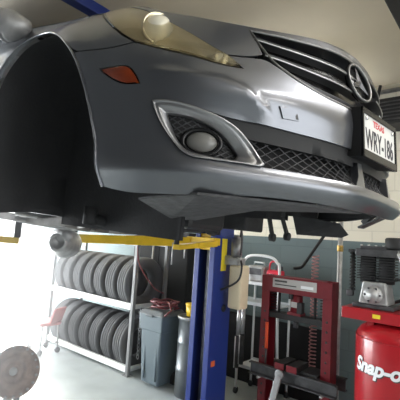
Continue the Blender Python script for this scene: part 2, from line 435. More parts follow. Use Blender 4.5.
# small tow-eye cover in the bumper
for sd in (1,):
    panel('tow_eye_cover', [(sd*a, b) for a, b in [(.62, .555), (.56, .557), (.54, .521), (.60, .519)]], M['paint'], bumper, d=.007, gap=0, flange=.006, step=.012, sm=0)
for mir in (0, 1):
    f = mirror if mir else (lambda l: l)
    mk = panel('side_marker', f(MARK), M['amber'], car, d=.002, gap=.003, step=.02, dfun=lambda p, e: .002+.006*min(1, e/.015))
    # front wing with the wheel arch lip
    iA = i0
    W = [(1.40, .722)] + ARCH_F[i0+1:] + [(2.45, .238), (2.45, ztop(2.45)), (2.3, 1.11), (2.05, 1.095), (1.85, 1.08), (1.65, 1.066), (1.56, 1.043), (1.48, .975), (1.38, .900), (1.29, .831), (1.21, .773), (1.15, .741), (1.19, .729), (1.30, .722)]
    wing = panel('fender', f(W), M['paint'], car, step=.03, dfun=lambda p, e: flare(p))
    # rolled arch lip
    lip = [P(-s if mir else s, z, .003+flare((s, z))) for s, z in chaikin(ARCH_F)]
    MB().tube(lip, .0042, 8).build('wheel_arch_lip', M['paint'], wing, local=True)
    # bonnet leading edge (from the lamp to the grille) belongs to the hood
    lampd = lambda p, e: .003+.011*min(1, e/.05)
    hl = panel('headlight', f(HEAD), M['hazebowl'], car, gap=.004, flange=.02, step=.03, dfun=lambda p, e: -.012-.055*min(1, e/.045)**.7)
    panel('lens', f(HEAD), M['lens'], hl, gap=.004, flange=.012, step=.028, dfun=lampd)
    sg = -1 if mir else 1
    for (ls, lz, lr) in ((1.11, .812, .066), (.83, .704, .028)):
        c = V(P(sg*ls, lz, -.05)); n = V((.9, -.35*sg, .1)).normalized()
        MB().lathe([(.012, -.03), (lr*.6, -.022), (lr*.9, .0), (lr, .022), (lr*.96, .026), (lr*.86, .0), (lr*.5, -.016), (.002, -.02)], c, n, 28).build('reflector', M['refl'], hl, local=True)
        MB().sphere(c+n*.012, lr*.82, seg=20).build('bulb', M['projector'], hl, local=True)
    # fog lamp surround
    N = 112; fo = resample(smooth(f(FOGO), 2, 60), N); fi = resample(smooth(f(FOGI), 2, 60), N)
    k0 = min(range(N), key=lambda k: math.dist(fi[k], fo[0])); fi = fi[k0:]+fi[:k0]
    bm = bmesh.new(); rings = []
    for t, dd in ((0, -.012), (0, .004), (.07, .011), (.17, .011), (.24, .003), (.33, .005), (.62, -.002), (.93, -.012), (1, -.016), (1, -.045)):
        rings.append([bm.verts.new(P(a[0]+(b[0]-a[0])*t, a[1]+(b[1]-a[1])*t, dd)) for a, b in zip(fo, fi)])
    for r, q in zip(rings, rings[1:]):
        for k in range(N):
            l = (k+1) % N; bm.faces.new((r[k], r[l], q[l], q[k])).smooth = True
    bmesh.ops.recalc_face_normals(bm, faces=bm.faces)
    me = bpy.data.meshes.new('fog_lamp_surround'); bm.to_mesh(me); bm.free()
    sr = link('fog_lamp_surround', me, M['bezel'], car)
    panel('fog_lamp_recess', f(FOGI), M['black'], sr, d=-.04, gap=-.003, flange=0, step=.03)
    for lo_, hi_ in ((.70, .862), (.862, 1.02)):
        mb = MB()
        for k in range(-26, 60):
            for sgn in (1, -1):
                seg = []
                for q in range(40):
                    s_ = .72+q*.0075; z_ = .36+k*.02+sgn*(s_-.72)*.55
                    ok = inside((s_, z_), FOGI) and hypot((s_-.862)/.066, (z_-.412)/.048) > 1 and lo_ < s_ <= hi_
                    if ok: seg.append(P(sg*s_, z_, -.036))
                    if (not ok or q == 39) and len(seg) > 1: mb.tube(seg, .0022, 5)
                    if not ok: seg = []
        mb.build('fog_lamp_mesh', M['dsteel'], sr, local=True)
    fl = V(P(sg*.862, .412, -.024)); nx, ny = plan_n(sg*.862); nrm = V((nx, ny, 0)); tan = V((-ny, nx, 0))
    def oval(prof, name, m, par):
        mb = MB(); seg = 36; vs = []
        for r, z in prof:
            for k in range(seg):
                a = 2*pi*k/seg; vs.append(fl+tan*(r*cos(a)*1.0)+V((0, 0, r*sin(a)*.66))+nrm*z)
        fs = [(i*seg+k, i*seg+(k+1) % seg, (i+1)*seg+(k+1) % seg, (i+1)*seg+k) for i in range(len(prof)-1) for k in range(seg)]
        fs += [tuple(range(seg)), tuple((len(prof)-1)*seg+k for k in range(seg))]
        mb._add(vs, fs, True); return mb.build(name, m, par, local=True)
    lamp = oval([(.070, -.02), (.072, .0), (.066, .006), (.054, .002), (.050, -.015)], 'fog_lamp', M['gloss_black'], car)
    oval([(.051, -.02), (.051, -.002), (.048, .008), (.040, .016), (.026, .021), (.010, .023), (.001, .0235)], 'lens', M['foglens'], lamp)
    oval([(.049, -.03), (.04, -.028), (.02, -.026)], 'reflector', M['chrome'], lamp)
    # doors and rear quarter
    SR = 4.56
    ra = [(SR-.45+.0, .238)]+[(SR-.45*cos(a), .36+.50*sin(a)) for a in [pi*k/14 for k in range(1, 14)]]+[(SR+.45, .238)]
    d1 = panel('front_door', f([(2.45, .30), (3.45, .30), (3.45, 1.125), (2.45, ztop(2.45))]), M['paint'], car, step=.09)
    MB().tube([P(sg*3.2, .86, .03), P(sg*3.25, .86, .045), P(sg*3.35, .86, .045), P(sg*3.4, .86, .03)], .012, 8).build('door_handle', M['paint'], d1, local=True)
    rd = [(3.45, .30)]+[(SR-.45, .30)]+[p for p in ra if p[0] < SR-.28 and p[1] > .31]+[(SR-.25, 1.125), (3.45, 1.125)]
    d2 = panel('rear_door', f(rd), M['paint'], car, step=.09)
    MB().tube([P(sg*4.05, .86, .03), P(sg*4.1, .86, .045), P(sg*4.2, .86, .045), P(sg*4.25, .86, .03)], .012, 8).build('door_handle', M['paint'], d2, local=True)
    rq = [(SR-.25, 1.125)]+[p for p in ra if p[0] > SR-.28]+[(SMAX-.004, .26), (SMAX-.004, 1.125)]
    panel('rear_quarter', f(rq), M['paint'], car, step=.09)
    panel('sill', f([(2.12, .238), (SR-.45, .238), (SR-.45, .30), (2.45, .30), (2.45, .238)]), M['black'], car, d=.004, gap=0, step=.09, sm=0)
    # dark felt wheel housing
    loop = chaikin(ARCH_F+[(2.12, .22 if mir else .09)]); mb = MB(); vs = []; n = len(loop)
    for s, z in loop:
        x, y, zz = P(sg*s, z, -.008); vs += [(x, y, zz), (x, y*.93, zz+.012), (x, y*.75, zz+.03), (x, y*.52, zz+.02)]
    fs = [(i*4+k, (i+1)*4+k, (i+1)*4+k+1, i*4+k+1) for i in range(n-1) for k in range(3)]
    base = len(vs)
    for i in range(n): vs.append((vs[i*4+3][0], vs[i*4+3][1], .23 if mir else .07))
    fs += [(i*4+3, (i+1)*4+3, base+i+1, base+i) for i in range(n-1)]
    mb._add(vs, fs, True); mb.build('wheel_liner', M['liner'], car, local=True)

# hood: a crowned skin between the two wing edges, with its nose roll over the grille
nose = [(.668, .731), (.72, .724), (.80, .714), (.81, .715), (.86, .736), (.92, .767), (1.00, .808), (1.08, .848), (1.19, .907), (1.35, .983), (1.47, 1.030), (1.56, 1.043), (1.65, 1.066)]
top = [(s, ztop(s)) for s in (1.5, 1.35, 1.2, 1.1, .93, .72, .5, .3)]
Rn = [(0, .873)] + list(reversed(GRI_T[:-1])) + [(.668, .745)] + nose[1:-1] + [(1.6, ztop(1.6))] + top
hood_loop = Rn + [(0, .895)] + mirror(list(reversed(Rn[1:])))
hood = panel('hood', hood_loop, M['paint'], car, step=.024, flange=.01, edge=.015)
bm = bmesh.new(); rows = []
ss = [.02]+[.06*k for k in range(1, 40)]
for s in ss:
    if s > 2.4: break
    a = V(P(s, ztop(s), -.001)); r = []
    w = abs(a.y)
    for k in range(17):
        t = k/16*2-1; u = math.copysign(abs(t)**.8, t)
        r.append(bm.verts.new((a.x+.03*(1-u*u)*min(1, w), -a.y*-u*-1 if False else a.y*-u, a.z+(.07*min(1, w/.6))*(1-abs(u)**2.4))))
    rows.append(r)
for r, q in zip(rows, rows[1:]):
    for k in range(16): bm.faces.new((r[k], r[k+1], q[k+1], q[k])).smooth = True
bmesh.ops.recalc_face_normals(bm, faces=bm.faces)
me = bpy.data.meshes.new('hood_skin'); bm.to_mesh(me); bm.free(); link('hood_skin', me, M['paint'], hood)

# inner dark structure seen through the shut lines
inner = [(s, z) for s, z in [(-2.4, .27), (-1.0, .26), (0, .28), (1.0, .26), (2.4, .27)]]
bk = [(0, .27), (1.15, .27), (1.16, .50), (1.3, .70), (1.5, .86), (1.6, .96), (1.45, .97), (1.1, .84), (.9, .83), (.5, .82), (0, .82)]
panel('front_structure', mirror(list(reversed(bk)))[:-1]+bk[:-1]+[(0, .82)], M['black'], car, d=-.095, gap=0, flange=0, step=.08, sm=0)

# lower grille: black upper band, diamond mesh, painted struts
bl = MTOP[:1] + [(.83, .497)] + BAND[1:]
rgt = [(0, .43)] + list(reversed(MTOP[:-1])) + [(.80, .50)] + BAND[1:-1]
panel('grille_band', rgt + [(0, .477)] + mirror(list(reversed(rgt[1:]))), M['black'], car, d=-.012, gap=-.006, flange=.04, step=.04, sm=0)
mb = MB(); PW, PH = .050, .029
for k in range(-70, 71):
    for sgn in (1, -1):
        seg = []
        for q in range(-76, 77):
            s_ = q*.01; z_ = .33+k*PH+sgn*s_*PH/PW*1.0
            lim = .665+(z_-.35)*.7
            ok = .328 < z_ < .452 and abs(s_) < lim
            if ok: seg.append(P(s_, z_, -.03))
            if (not ok or q == 76) and len(seg) > 1: mb.tube(seg, .0019, 5)
            if not ok: seg = []
mb.build('lower_grille_mesh', M['dsteel'], car, local=True)
for sg in (1, -1):
    st = [(sg*.165, .345), (sg*.245, .345), (sg*.215, .385), (sg*.21, .44), (sg*.175, .44), (sg*.17, .385)]
    panel('grille_strut', st, M['paint'], car, gap=0, flange=.03, step=.02, sm=0, dfun=lambda p, e: off(p[0], p[1])+.022-(p[1]-.345)*.2)

# upper grille: frame, three slats, ring emblem
gl = [(0, .632)] + GRI_B[1:] + GRI_T[:-1]
gloop = gl + [(0, .87)] + mirror(list(reversed(gl[1:])))
gl2 = densify(smooth(gloop, 2), .02)
ug = MB().tube([P(s, z, -.002) for s, z in gl2], .0055, 8, closed=True).build('upper_grille', M['emblem'], car, local=True)
panel('grille_backing', gloop, M['gloss_black'], ug, d=-.07, gap=-.004, flange=0, step=.05)
def cl(pts): return spline([(a, b, 0) for a, b in pts], 6)
for zt, pts in (('a', [(.703, .817), (.612, .805), (.517, .796), (.424, .790), (.301, .790), (.12, .795)]), ('b', [(.66, .752), (.59, .745), (.527, .736), (.413, .726), (.28, .724), (.12, .726)])):
    full = [(p.x, p.y) for p in cl(pts)]
    for sg in (1, -1):
        o = ribbon('grille_slat', [(sg*a, b) for a, b in full], .010, -.045, -.004, M['slat'], ug)
        MB().tube([P(sg*a, b-.008, -.001) for a, b in full], .0028, 6).build('chrome_strip', M['satin'], o, local=True)
full = [(.59, .702), (.54, .682), (.45, .660), (.3, .651), (.1, .650)]
for sg in (1, -1):
    ribbon('grille_slat', [(sg*p.x, p.y) for p in cl(full)], .007, -.04, .0, M['slat'], ug)
c = V(P(.165, .772, .012)); n = V((1, -.20, .30)).normalized(); rr = .080
em = MB().lathe([(rr, -.012), (rr+.005, -.003), (rr+.004, .004), (rr-.001, .006), (rr-.006, .003), (rr-.006, -.012)], c, n, 48, closed=True).build('round_emblem', M['emblem'], ug, local=True)
up = V((0, 0, 1)); up = (up-n*up.dot(n)).normalized(); sd = n.cross(up)
mb = MB()
for k in range(3):
    a = radians(90+120*k); dr = sd*cos(a)+up*sin(a); pr_ = n.cross(dr)
    tip = c+dr*rr*.95; a0, a1 = c+pr_*.013+dr*.008, c-pr_*.013+dr*.008
    mb._add([tip-n*.003, a0-n*.004, a1-n*.004, c+n*.008, c-n*.004], [(0, 1, 3), (0, 3, 2), (0, 4, 1), (0, 2, 4), (1, 4, 2), (1, 2, 3)])
mb.build('emblem_star', M['slat'], em, local=True)
MB().lathe([(rr-.006, -.02), (rr-.006, -.012), (.001, -.012)], c, n, 40).build('emblem_backing', M['gloss_black'], em, local=True)

# licence plate on its bracket
px, py0, py1, pz0, pz1 = .060, -.268, .070, .452, .640
YAW = radians(-6)
def yw(v): return V((px, py0, 0)) + Matrix.Rotation(YAW, 3, 'Z') @ (V(v)-V((px, py0, 0)))
def pb(pts, d): pass
br = MB(); zc = (pz0+pz1)/2
br._add([yw(v) for v in ((px-.004, py0, pz0), (px-.004, py1, pz0), (px-.022, py1, pz1), (px-.022, py0, pz1), (-.03, py0+.005, pz0+.008), (-.03, py1-.005, pz0+.008), (-.05, py1-.005, pz1+.012), (-.05, py0+.005, pz1+.012))],
        [(0, 1, 2, 3), (7, 6, 5, 4), (0, 4, 5, 1), (1, 5, 6, 2), (2, 6, 7, 3), (3, 7, 4, 0)])
brk = br.build('plate_bracket', M['black'], car, bevel=.003, local=True)
tilt = atan2(.018, pz1-pz0)
PR = Matrix.Rotation(-tilt, 3, 'Y')
def onp(u, w, d): # along the plate, up, out
    return yw(V((px-.004, py0, pz0)) + V((0, u, 0)) + (PR @ V((0, 0, w))) + (PR @ V((d, 0, 0))))
def slab(u0, u1, w0, w1, d0, d1): 
    m_ = MB(); vs = [onp(u, w, d) for d in (d0, d1) for u, w in ((u0, w0), (u1, w0), (u1, w1), (u0, w1))]
    return m_._add(vs, [(3, 2, 1, 0), (4, 5, 6, 7), (0, 1, 5, 4), (1, 2, 6, 5), (2, 3, 7, 6), (3, 0, 4, 7)])
W_, H_ = py1-py0, (pz1-pz0)
lp = slab(.012, W_-.012, .022, H_-.012, .001, .003).build('license_plate', M['plate'], car, local=True)
fr = MB()
for a in ((0, W_, 0, .030), (0, W_, H_-.02, H_), (0, .013, 0, H_), (W_-.013, W_, 0, H_)):
    q = slab(*a, 0, .009)
    me = bpy.data.meshes.new('t'); q.bm.to_mesh(me); fr.bm.from_mesh(me); q.bm.free(); bpy.data.meshes.remove(me)
fr.build('plate_frame', M['gloss_black'], lp, bevel=.002, local=True)
def plate_text(t, size, u, w, m, name, wide=1., bold=0.):
    me = text_mesh(t, size, depth=.0005, bold=bold); xs = [v.co.x for v in me.vertices]; x0 = min(xs); sc = wide/(max(xs)-x0)
    for v in me.vertices: v.co = onp(u+(v.co.x-x0)*sc, w+v.co.y, .0036+v.co.z)
    me.name = name; link(name, me, m, lp)
plate_text('WRY-186', .108, .032, .042, M['plateblk'], 'plate_number', W_-.064, .0018)
plate_text('TEXAS', .034, .105, .136, M['platered'], 'plate_state', .11, .0008)
mb = MB()
for u in (.04, W_-.04):
    for w in (H_-.035,): mb.cyl(onp(u, w, .003), onp(u, w, .010), .008)
mb.build('plate_screw', M['chrome'], lp, local=True)

# cabin (mostly out of view above the hood)
def quadpatch(name, pts, m, parent, th=.0):
    mb = MB(); mb._add(pts, [(0, 1, 2, 3)]); o = mb.build(name, m, parent, local=True)
    so = o.modifiers.new('thick', 'SOLIDIFY'); so.thickness = .02; return o
Bx = {'wA': (-1.98, .80, 1.13), 'wB': (-2.75, .60, 1.58), 'rC': (-4.1, .60, 1.60), 'rD': (-4.72, .72, 1.14)}
def pt(k, s): x, y, z = Bx[k]; return (x, y*s, z)
quadpatch('windshield', [pt('wA', -1), pt('wA', 1), pt('wB', 1), pt('wB', -1)], M['glass'], car)
quadpatch('roof', [pt('wB', -1), pt('wB', 1), pt('rC', 1), pt('rC', -1)], M['paint'], car)
quadpatch('rear_window', [pt('rC', -1), pt('rC', 1), pt('rD', 1), pt('rD', -1)], M['glass'], car)
for sg in (1, -1):
    quadpatch('side_window', [pt('wA', sg), (-4.66, .86*sg, 1.12), pt('rC', sg), pt('wB', sg)], M['glass'], car)
quadpatch('cowl', [(-1.60, -.80, 1.10), (-1.60, .80, 1.10), (-2.0, .82, 1.115), (-2.0, -.82, 1.115)], M['black'], car)
for sg in (1, -1):
    quadpatch('shoulder', [(-1.62, .80*sg, 1.09), (-1.98, .80*sg, 1.115), (-4.66, .86*sg, 1.12), (-1.8, .95*sg, 1.10)], M['paint'], car)
quadpatch('tailgate', [(-4.88, -.5, .3), (-4.88, .5, .3), (-4.74, .72, 1.14), (-4.74, -.72, 1.14)], M['paint'], car)
# door mirror
for sg in (1, -1):
    y = .86*sg; c = V((-1.50, y, 1.062))
    mr = MB()
    prof = [(.026, -.03), (.048, .005), (.070, .04), (.080, .075), (.078, .10)]
    dr = V((-.66, .50*sg, -.05)).normalized()
    mr.lathe(prof, c-dr*.02, dr, 24); o = mr.build('door_mirror', M['lightmetal'], car, local=True)
    MB().lathe([(.079, .0), (.084, .012), (.080, .022), (.068, .02), (.064, .004)], c+dr*.072, dr, 28).build('mirror_rim', M['satin'], o, local=True)
    MB().lathe([(.066, .0), (.066, .004)], c+dr*.084, dr, 28).build('mirror_glass', M['glass'], o, local=True)
    MB().tube([c-dr*.01, V((-1.53, y*.97, 1.065)), V((-1.60, y*.93, 1.08))], .03, 10).build('mirror_arm', M['lightmetal'], o, local=True)

# rear wheels stay on
def wheel(parent, c, sg, name='rear_wheel'):
    ax = (0, sg, 0)
    w = MB().lathe([(.25, -.11), (.33, -.12), (.365, -.09), (.37, 0), (.365, .09), (.33, .12), (.25, .11)], c, ax, 40).build(name, M['rubber'], parent, local=True)
    MB().lathe([(.25, .06), (.25, .10), (.235, .105), (.22, .05), (.08, .07), (.01, .075)], c, ax, 30).build('rim', M['satin'], w, local=True)
for sg in (1, -1): wheel(car, (-3.88, sg*.80, .30), sg)

# underside
def ubox(name, c, d, m, bev=.012): return MB().box(c, d).build(name, m, car, bevel=bev, local=True)
ubox('floor_pan', (-2.95, 0, .235), (2.9, 1.35, .07), M['under'], .02)
ubox('front_crossmember', (-1.02, -.22, .165), (.38, .46, .13), M['under'], .03)
ubox('oil_pan', (-.80, -.17, .175), (.22, .30, .11), M['black'], .03)
sh = MB()
sh._add([(.00, -.04, .268), (-.02, -.40, .255), (-.28, -.76, .245), (-.58, -.74, .222), (-.66, -.47, .165), (-.67, -.30, .172), (-.62, -.02, .262), (-.35, -.30, .235), (-.30, .0, .272)],
        [(2, 3, 4, 7), (7, 4, 5), (1, 2, 7), (0, 1, 7, 8), (7, 5, 6, 8)])
o = sh.build('splash_shield', M['tray'], car, local=True); so = o.modifiers.new('thick', 'SOLIDIFY'); so.thickness = .008
for sg in (1, -1):
    if sg > 0: ubox('side_bracket', (-1.06, .62, .215), (.30, .24, .15), M['under'])
    arm = MB(); arm.tube([(-1.10, .36*sg, .12), (-1.14, .46*sg, .11), (-1.17, .53*sg, .125)], .03, 10); arm.cyl((-1.17, .53*sg, .09), (-1.17, .53*sg, .18), .034)
    arm.build('control_arm', M['under'], car, local=True)
for sg in (1, -1):
    MB().beam((-1.42, .46*sg, .10), (-1.75, .44*sg, .065), .06, .05).beam((-1.72, .44*sg, .066), (-3.7, .46*sg, .075), .06, .05).build('chassis_rail', M['under_light'], car, bevel=.006, local=True)  # pale rail tone carries light from the floor
MB().box((-2.25, .04, .125), (1.3, .46, .05)).build('heat_shield', M['lightmetal'], car, bevel=.015, local=True)
for x in (-1.62, -2.35, -3.05): MB().tube([(x, -.46, .075), (x-.03, -.2, .045), (x-.03, .2, .045), (x, .46, .075)], .018, 8).build('cross_tube', M['under_light'], car, local=True)
MB().tube(spline([(-1.35, -.40, .115), (-1.6, -.30, .06), (-2.1, -.26, .05), (-2.8, -.30, .06), (-3.6, -.3, .09)], 6), .013, 8).build('fuel_line', M['lightmetal'], car, local=True)
ex = MB()
ex.tube(spline([(-.9, .16, .16), (-1.3, .14, .15), (-1.75, .02, .14), (-2.3, .0, .16), (-4.3, .1, .17)], 6), .032, 12)
ex.build('exhaust_pipe', M['lightmetal'], car, local=True)
rd = MB()
for a, b in (((-1.99, -.52, 1.70), (-1.60, .02, 1.66)), ((-1.87, -.58, 1.735), (-1.5, .1, 1.68))): rd.tube([cw(a), cw(b)], .016, 8)
rd.tube([cw((-2.1, -.45, 1.69)), cw((-1.9, -.25, 1.665)), cw((-1.62, -.18, 1.66))], .012, 8)
rd.build('brake_line', M['lightmetal'], car, local=True)
mf = MB()
a, b = cw((-2.26, -.06, 1.60)), cw((-1.88, -.20, 1.62))
mf.lathe([(.03, 0), (.055, .02), (.06, .30), (.05, .34), (.035, .36), (.035, .40)], a, b-a, 20)
a, b = cw((-2.30, .06, 1.545)), cw((-1.95, -.23, 1.565)); L = (b-a).length
mf.lathe([(.10, -.10), (.115, -.02), (.11, .2), (.075, L-.10), (.056, L), (.045, L), (.045, L-.05)], a, b-a, 24)
mf.build('muffler', M['lightmetal'], car, local=True)
for pts in ([(-.53, .16, 1.86), (-.53, .165, 1.79), (-.52, .19, 1.69)], [(-.46, .20, 1.87), (-.475, .205, 1.80), (-.455, .235, 1.70)]):
    m_ = MB(); q = [cw(p) for p in pts]
    m_.beam(q[0], q[1], .012, .045, (0, 1, 0)); m_.beam(q[1], q[2], .012, .034, (0, 1, 0))
    m_.cyl(q[2]+V((.0, 0, -.005))-V((.014, 0, 0)), q[2]+V((.014, 0, -.005)), .022)
    m_.build('hanging_link', M['black'], car, bevel=.003, local=True)
MB().sphere(cw((-.40, .13, 1.842)), .016, (1, 1.3, .7), 12).build('red_plug', M['redled'], car, local=True)
fp = MB(); q = [cw(p) for p in ((-.62, .62, 1.85), (-.60, .65, 1.72), (-.34, .735, 1.715), (-.30, .74, 1.735), (-.34, .70, 1.80))]
fp._add(q, [(0, 1, 2, 3, 4)]); o = fp.build('liner_flap', M['under'], car, local=True); o.modifiers.new('thick', 'SOLIDIFY').thickness = .012
bk_ = MB(); bk_.beam(cw((-.19, .61, 1.775)), cw((-.06, .56, 1.83)), .05, .012); bk_.beam(cw((-.17, .6, 1.80)), cw((-.10, .575, 1.86)), .03, .03)
bk_.build('bumper_bracket', M['dsteel'], car, bevel=.003, local=True)

# ------------------------------------------------------------------ the workshop
WY, CZ, X0, X1, Y0 = 2.5, 3.42, -7.6, 4.2, -4.6
def sbox(name, c, d, m):
    o = MB().box(c, d).build(name, m, None); o['kind'] = 'structure'; return o
sbox('floor', ((X0+X1)/2, (WY+Y0)/2, -.05), (X1-X0+.4, WY-Y0+.4, .1), M['floor'])
sbox('wall_back', ((X0+X1)/2, WY+.1, CZ/2), (X1-X0+.4, .2, CZ), M['wall'])
sbox('wall_front', ((X0+X1)/2, Y0-.1, CZ/2), (X1-X0+.4, .2, CZ), M['darkwall'])  # unseen wall kept dark so the fender reflects dark
# left wall with the open vehicle door
DY0, DY1, DZ = -3.6, 2.42, 3.0
sbox('wall_left', (X0-.1, (DY1+WY)/2, CZ/2), (.2, WY-DY1, CZ), M['wall'])
sbox('wall_left_pier', (X0-.1, (Y0+DY0)/2, CZ/2), (.2, DY0-Y0, CZ), M['wall'])
sbox('wall_left_lintel', (X0-.1, (DY0+DY1)/2, (DZ+CZ)/2), (.2, DY1-DY0, CZ-DZ), M['wall'])
# right wall with a second open door (behind the camera)
RY0, RY1, RZ = -2.9, 1.9, 3.0
sbox('wall_right', (X1+.1, (RY1+WY)/2, CZ/2), (.2, WY-RY1, CZ), M['wall'])
sbox('wall_right_pier', (X1+.1, (Y0+RY0)/2, CZ/2), (.2, RY0-Y0, CZ), M['wall'])
sbox('wall_right_lintel', (X1+.1, (RY0+RY1)/2, (RZ+CZ)/2), (.2, RY1-RY0, CZ-RZ), M['wall'])
for nm, x, a, b, z in (('trim_1', X0-.02, DY0, DY1, DZ), ('trim_2', X1+.02, RY0, RY1, RZ)):
    mb = MB(); mb.box((x, a, z/2), (.3, .08, z)).box((x, b, z/2), (.3, .08, z)).box((x, (a+b)/2, z), (.3, b-a+.08, .08))
    mb.build(nm, M['door'])['kind'] = 'structure'
# ceiling: foil-backed liner sagging in soft folds between the purlins
YC = -1.55
sbox('ceiling_front', ((X0+X1)/2, (Y0-.2+YC)/2, CZ+.07), (X1-X0+.4, YC-Y0+.2, .1), M['roofdark'])  # unseen ceiling half, split off and darkened for the fender's reflection
mb = MB(); nx, ny = 118, 60; vs = []
for i in range(nx+1):
    for j in range(ny+1):
        x = X0-.2+(X1-X0+.4)*i/nx; y = YC+(WY+.2-YC)*j/ny
        vs.append((x, y, CZ-.035*abs(sin(x*pi/1.1+.25*sin(y*1.3)))**1.2+.012*sin(y*2.1+x)-.0))
fs = [(i*(ny+1)+j, i*(ny+1)+j+1, (i+1)*(ny+1)+j+1, (i+1)*(ny+1)+j) for i in range(nx) for j in range(ny)]
mb._add(vs, fs, True); o = mb.build('ceiling', M['ceil']); o['kind'] = 'structure'
so = o.modifiers.new('thick', 'SOLIDIFY'); so.thickness = .05; so.offset = 1
sbox('ground_outside', (X0-8.2, -.8, -.08), (16, 24, .1), M['apron'])
sbox('ground_outside_right', (X1+4.3, -.8, -.08), (8, 24, .1), M['apron'])
# conduit at the head of the wall, a dark cabinet high on it
mb = MB(); mb.cyl((X0+.05, WY-.045, CZ-.13), (X1-.05, WY-.045, CZ-.13), .022)
for k in range(8): mb.box((X0+.8+k*1.5, WY-.032, CZ-.13), (.03, .06, .07))
tag(mb.build('conduit', M['steel']), 'metal conduit running along the wall just under the ceiling', 'pipe')
r = empty('wall_heater', 'dark box mounted high on the wall behind the nose of the car', 'heater', (-.36, WY-.16, 2.86))
MB().box((-.36, WY-.16, 2.99), (.44, .32, .26)).build('casing', M['black'], r, bevel=.015)
mb = MB()
for k in range(6): mb.box((-.36, WY-.325, 2.90+k*.035), (.38, .012, .010))
mb.build('grille', M['dsteel'], r)
tag(MB().box((.0, -.4, 3.24), (.2, 5.6, .18)).build('overhead_beam', M['black'], bevel=.01), 'black steel beam crossing overhead above the grille of the car', 'beam')

# ------------------------------------------------------------------ two-post lift
lift = empty('car_lift', 'blue two-post car lift with yellow swing arms holding the car up', 'car lift', (-1.9, 1.5, 0))
cx0, cx1, cy0, cy1, LH = -2.03, -1.78, 1.35, 1.66, 3.2
def column(sy):
    f = lambda y: y*sy
    mb = MB()
    mb.box((-1.905, f(cy1-.005), LH/2), (.25, .012, LH)); mb.box((cx0+.006, f(1.505), LH/2), (.012, .30, LH)); mb.box((cx1-.006, f(1.505), LH/2), (.012, .30, LH))
    mb.box((cx0+.03, f(cy0), LH/2), (.06, .012, LH)); mb.box((cx1-.03, f(cy0), LH/2), (.06, .012, LH))
    c = mb.build('column', M['blue'], lift, bevel=.003)
    MB().box((-1.905, f(1.5), .012), (.30, .42, .024)).build('base_plate', M['blue'], lift, bevel=.004)
    mb = MB(); mb.cyl((-1.88, f(1.42), .03), (-1.88, f(1.42), 3.1), .016).cyl((-1.93, f(1.45), .03), (-1.93, f(1.45), 3.1), .022)
    mb.build('lift_cable', M['steel'], lift)
    return c
column(-1); colm = column(1)
MB().box((-1.9, 0, LH+.085), (.09, 3.3, .08)).build('crossbar', M['blue'], lift, bevel=.006)
for sy in (1, -1):
    mb = MB(); mb.box((-1.905, sy*1.44, 1.63), (.22, .16, .16)).box((-1.905, sy*1.31, 1.635), (.36, .09, .07)).box((-1.79, sy*1.30, 1.615), (.05, .05, .07)).box((-1.87, sy*1.30, 1.60), (.04, .05, .06))
    mb.build('carriage', M['yellow'], lift, bevel=.004)
    for ex_, ey_, nm in (((-3.0, .58, 'swing_arm'), (-1.62, .62, 'swing_arm')) if sy > 0 else ((-3.1, .60, 'swing_arm'), (-2.06, .46, 'swing_arm'))):
        a = V((-1.905+(-.15 if ex_ < -2 else .15), sy*1.29, 1.615 if sy > 0 else 1.60)); b = V((ex_, sy*ey_, 1.575 if sy > 0 else 1.56))
        arm = MB(); mid = a+(b-a)*.55
        h_ = .095 if ex_ < -2.5 else .05
        arm.beam(a, mid, .09, h_); arm.beam(mid-(b-a)*.08, b, .07, h_-.008); o = arm.build(nm, M['yellow'], lift, bevel=.005)
        zt_ = CAR_LIFT+.198+.0506*abs(b.x)-b.z
        MB().cyl(b+V((0, 0, .02)), b+V((0, 0, zt_-.02)), .022).cyl(b+V((0, 0, zt_-.025)), b+V((0, 0, zt_)), .05).build('lift_pad', M['black'], o)
    # lock pins hanging from the arm
    mb = MB(); mb.cyl((-2.06, sy*1.22, 1.45), (-2.06, sy*1.22, 1.60), .007).cyl((-2.16, sy*1.15, 1.38), (-2.16, sy*1.15, 1.60), .006)
    mb.build('lock_pin', M['lightmetal'], lift)
MB().box((cx1+.004, 1.50, 1.51), (.006, .085, .32)).build('warning_label', M['ylabel'], colm)
MB().cyl((cx1, 1.545, .98), (cx1+.008, 1.545, .98), .035).build('column_bolt', M['black'], colm)
MB().box((cx1+.003, 1.42, .47), (.006, .06, .05)).build('sticker', M['orangest'], colm)
# power unit on the column
MB().cyl((-1.67, 1.56, 1.50), (-1.67, 1.56, 1.68), .055).cyl((-1.67, 1.56, 1.68), (-1.67, 1.56, 1.71), .04).build('pump_motor', M['steel'], lift)
MB().box((-1.67, 1.56, 1.455), (.14, .13, .07)).box((-1.73, 1.56, 1.46), (.10, .10, .09)).cyl((-1.60, 1.5, 1.47), (-1.56, 1.48, 1.49), .015).build('valve_block', M['lightmetal'], lift, bevel=.006)
MB().box((-1.63, 1.57, 1.21), (.15, .15, .42)).build('oil_reservoir', M['tank'], lift, bevel=.02)
MB().tube(spline([(-1.59, 1.50, 1.50), (-1.54, 1.47, 1.42), (-1.55, 1.46, 1.31), (-1.62, 1.46, 1.24), (-1.76, 1.46, 1.17)], 6), .010, 8).build('hydraulic_hose', M['black'], lift)
MB().tube(spline([(-1.62, 1.54, 1.70), (-1.585, 1.50, 1.76), (-1.57, 1.50, 1.66), (-1.58, 1.50, 1.52)], 6), .010, 8).build('hydraulic_hose', M['dsteel'], lift)

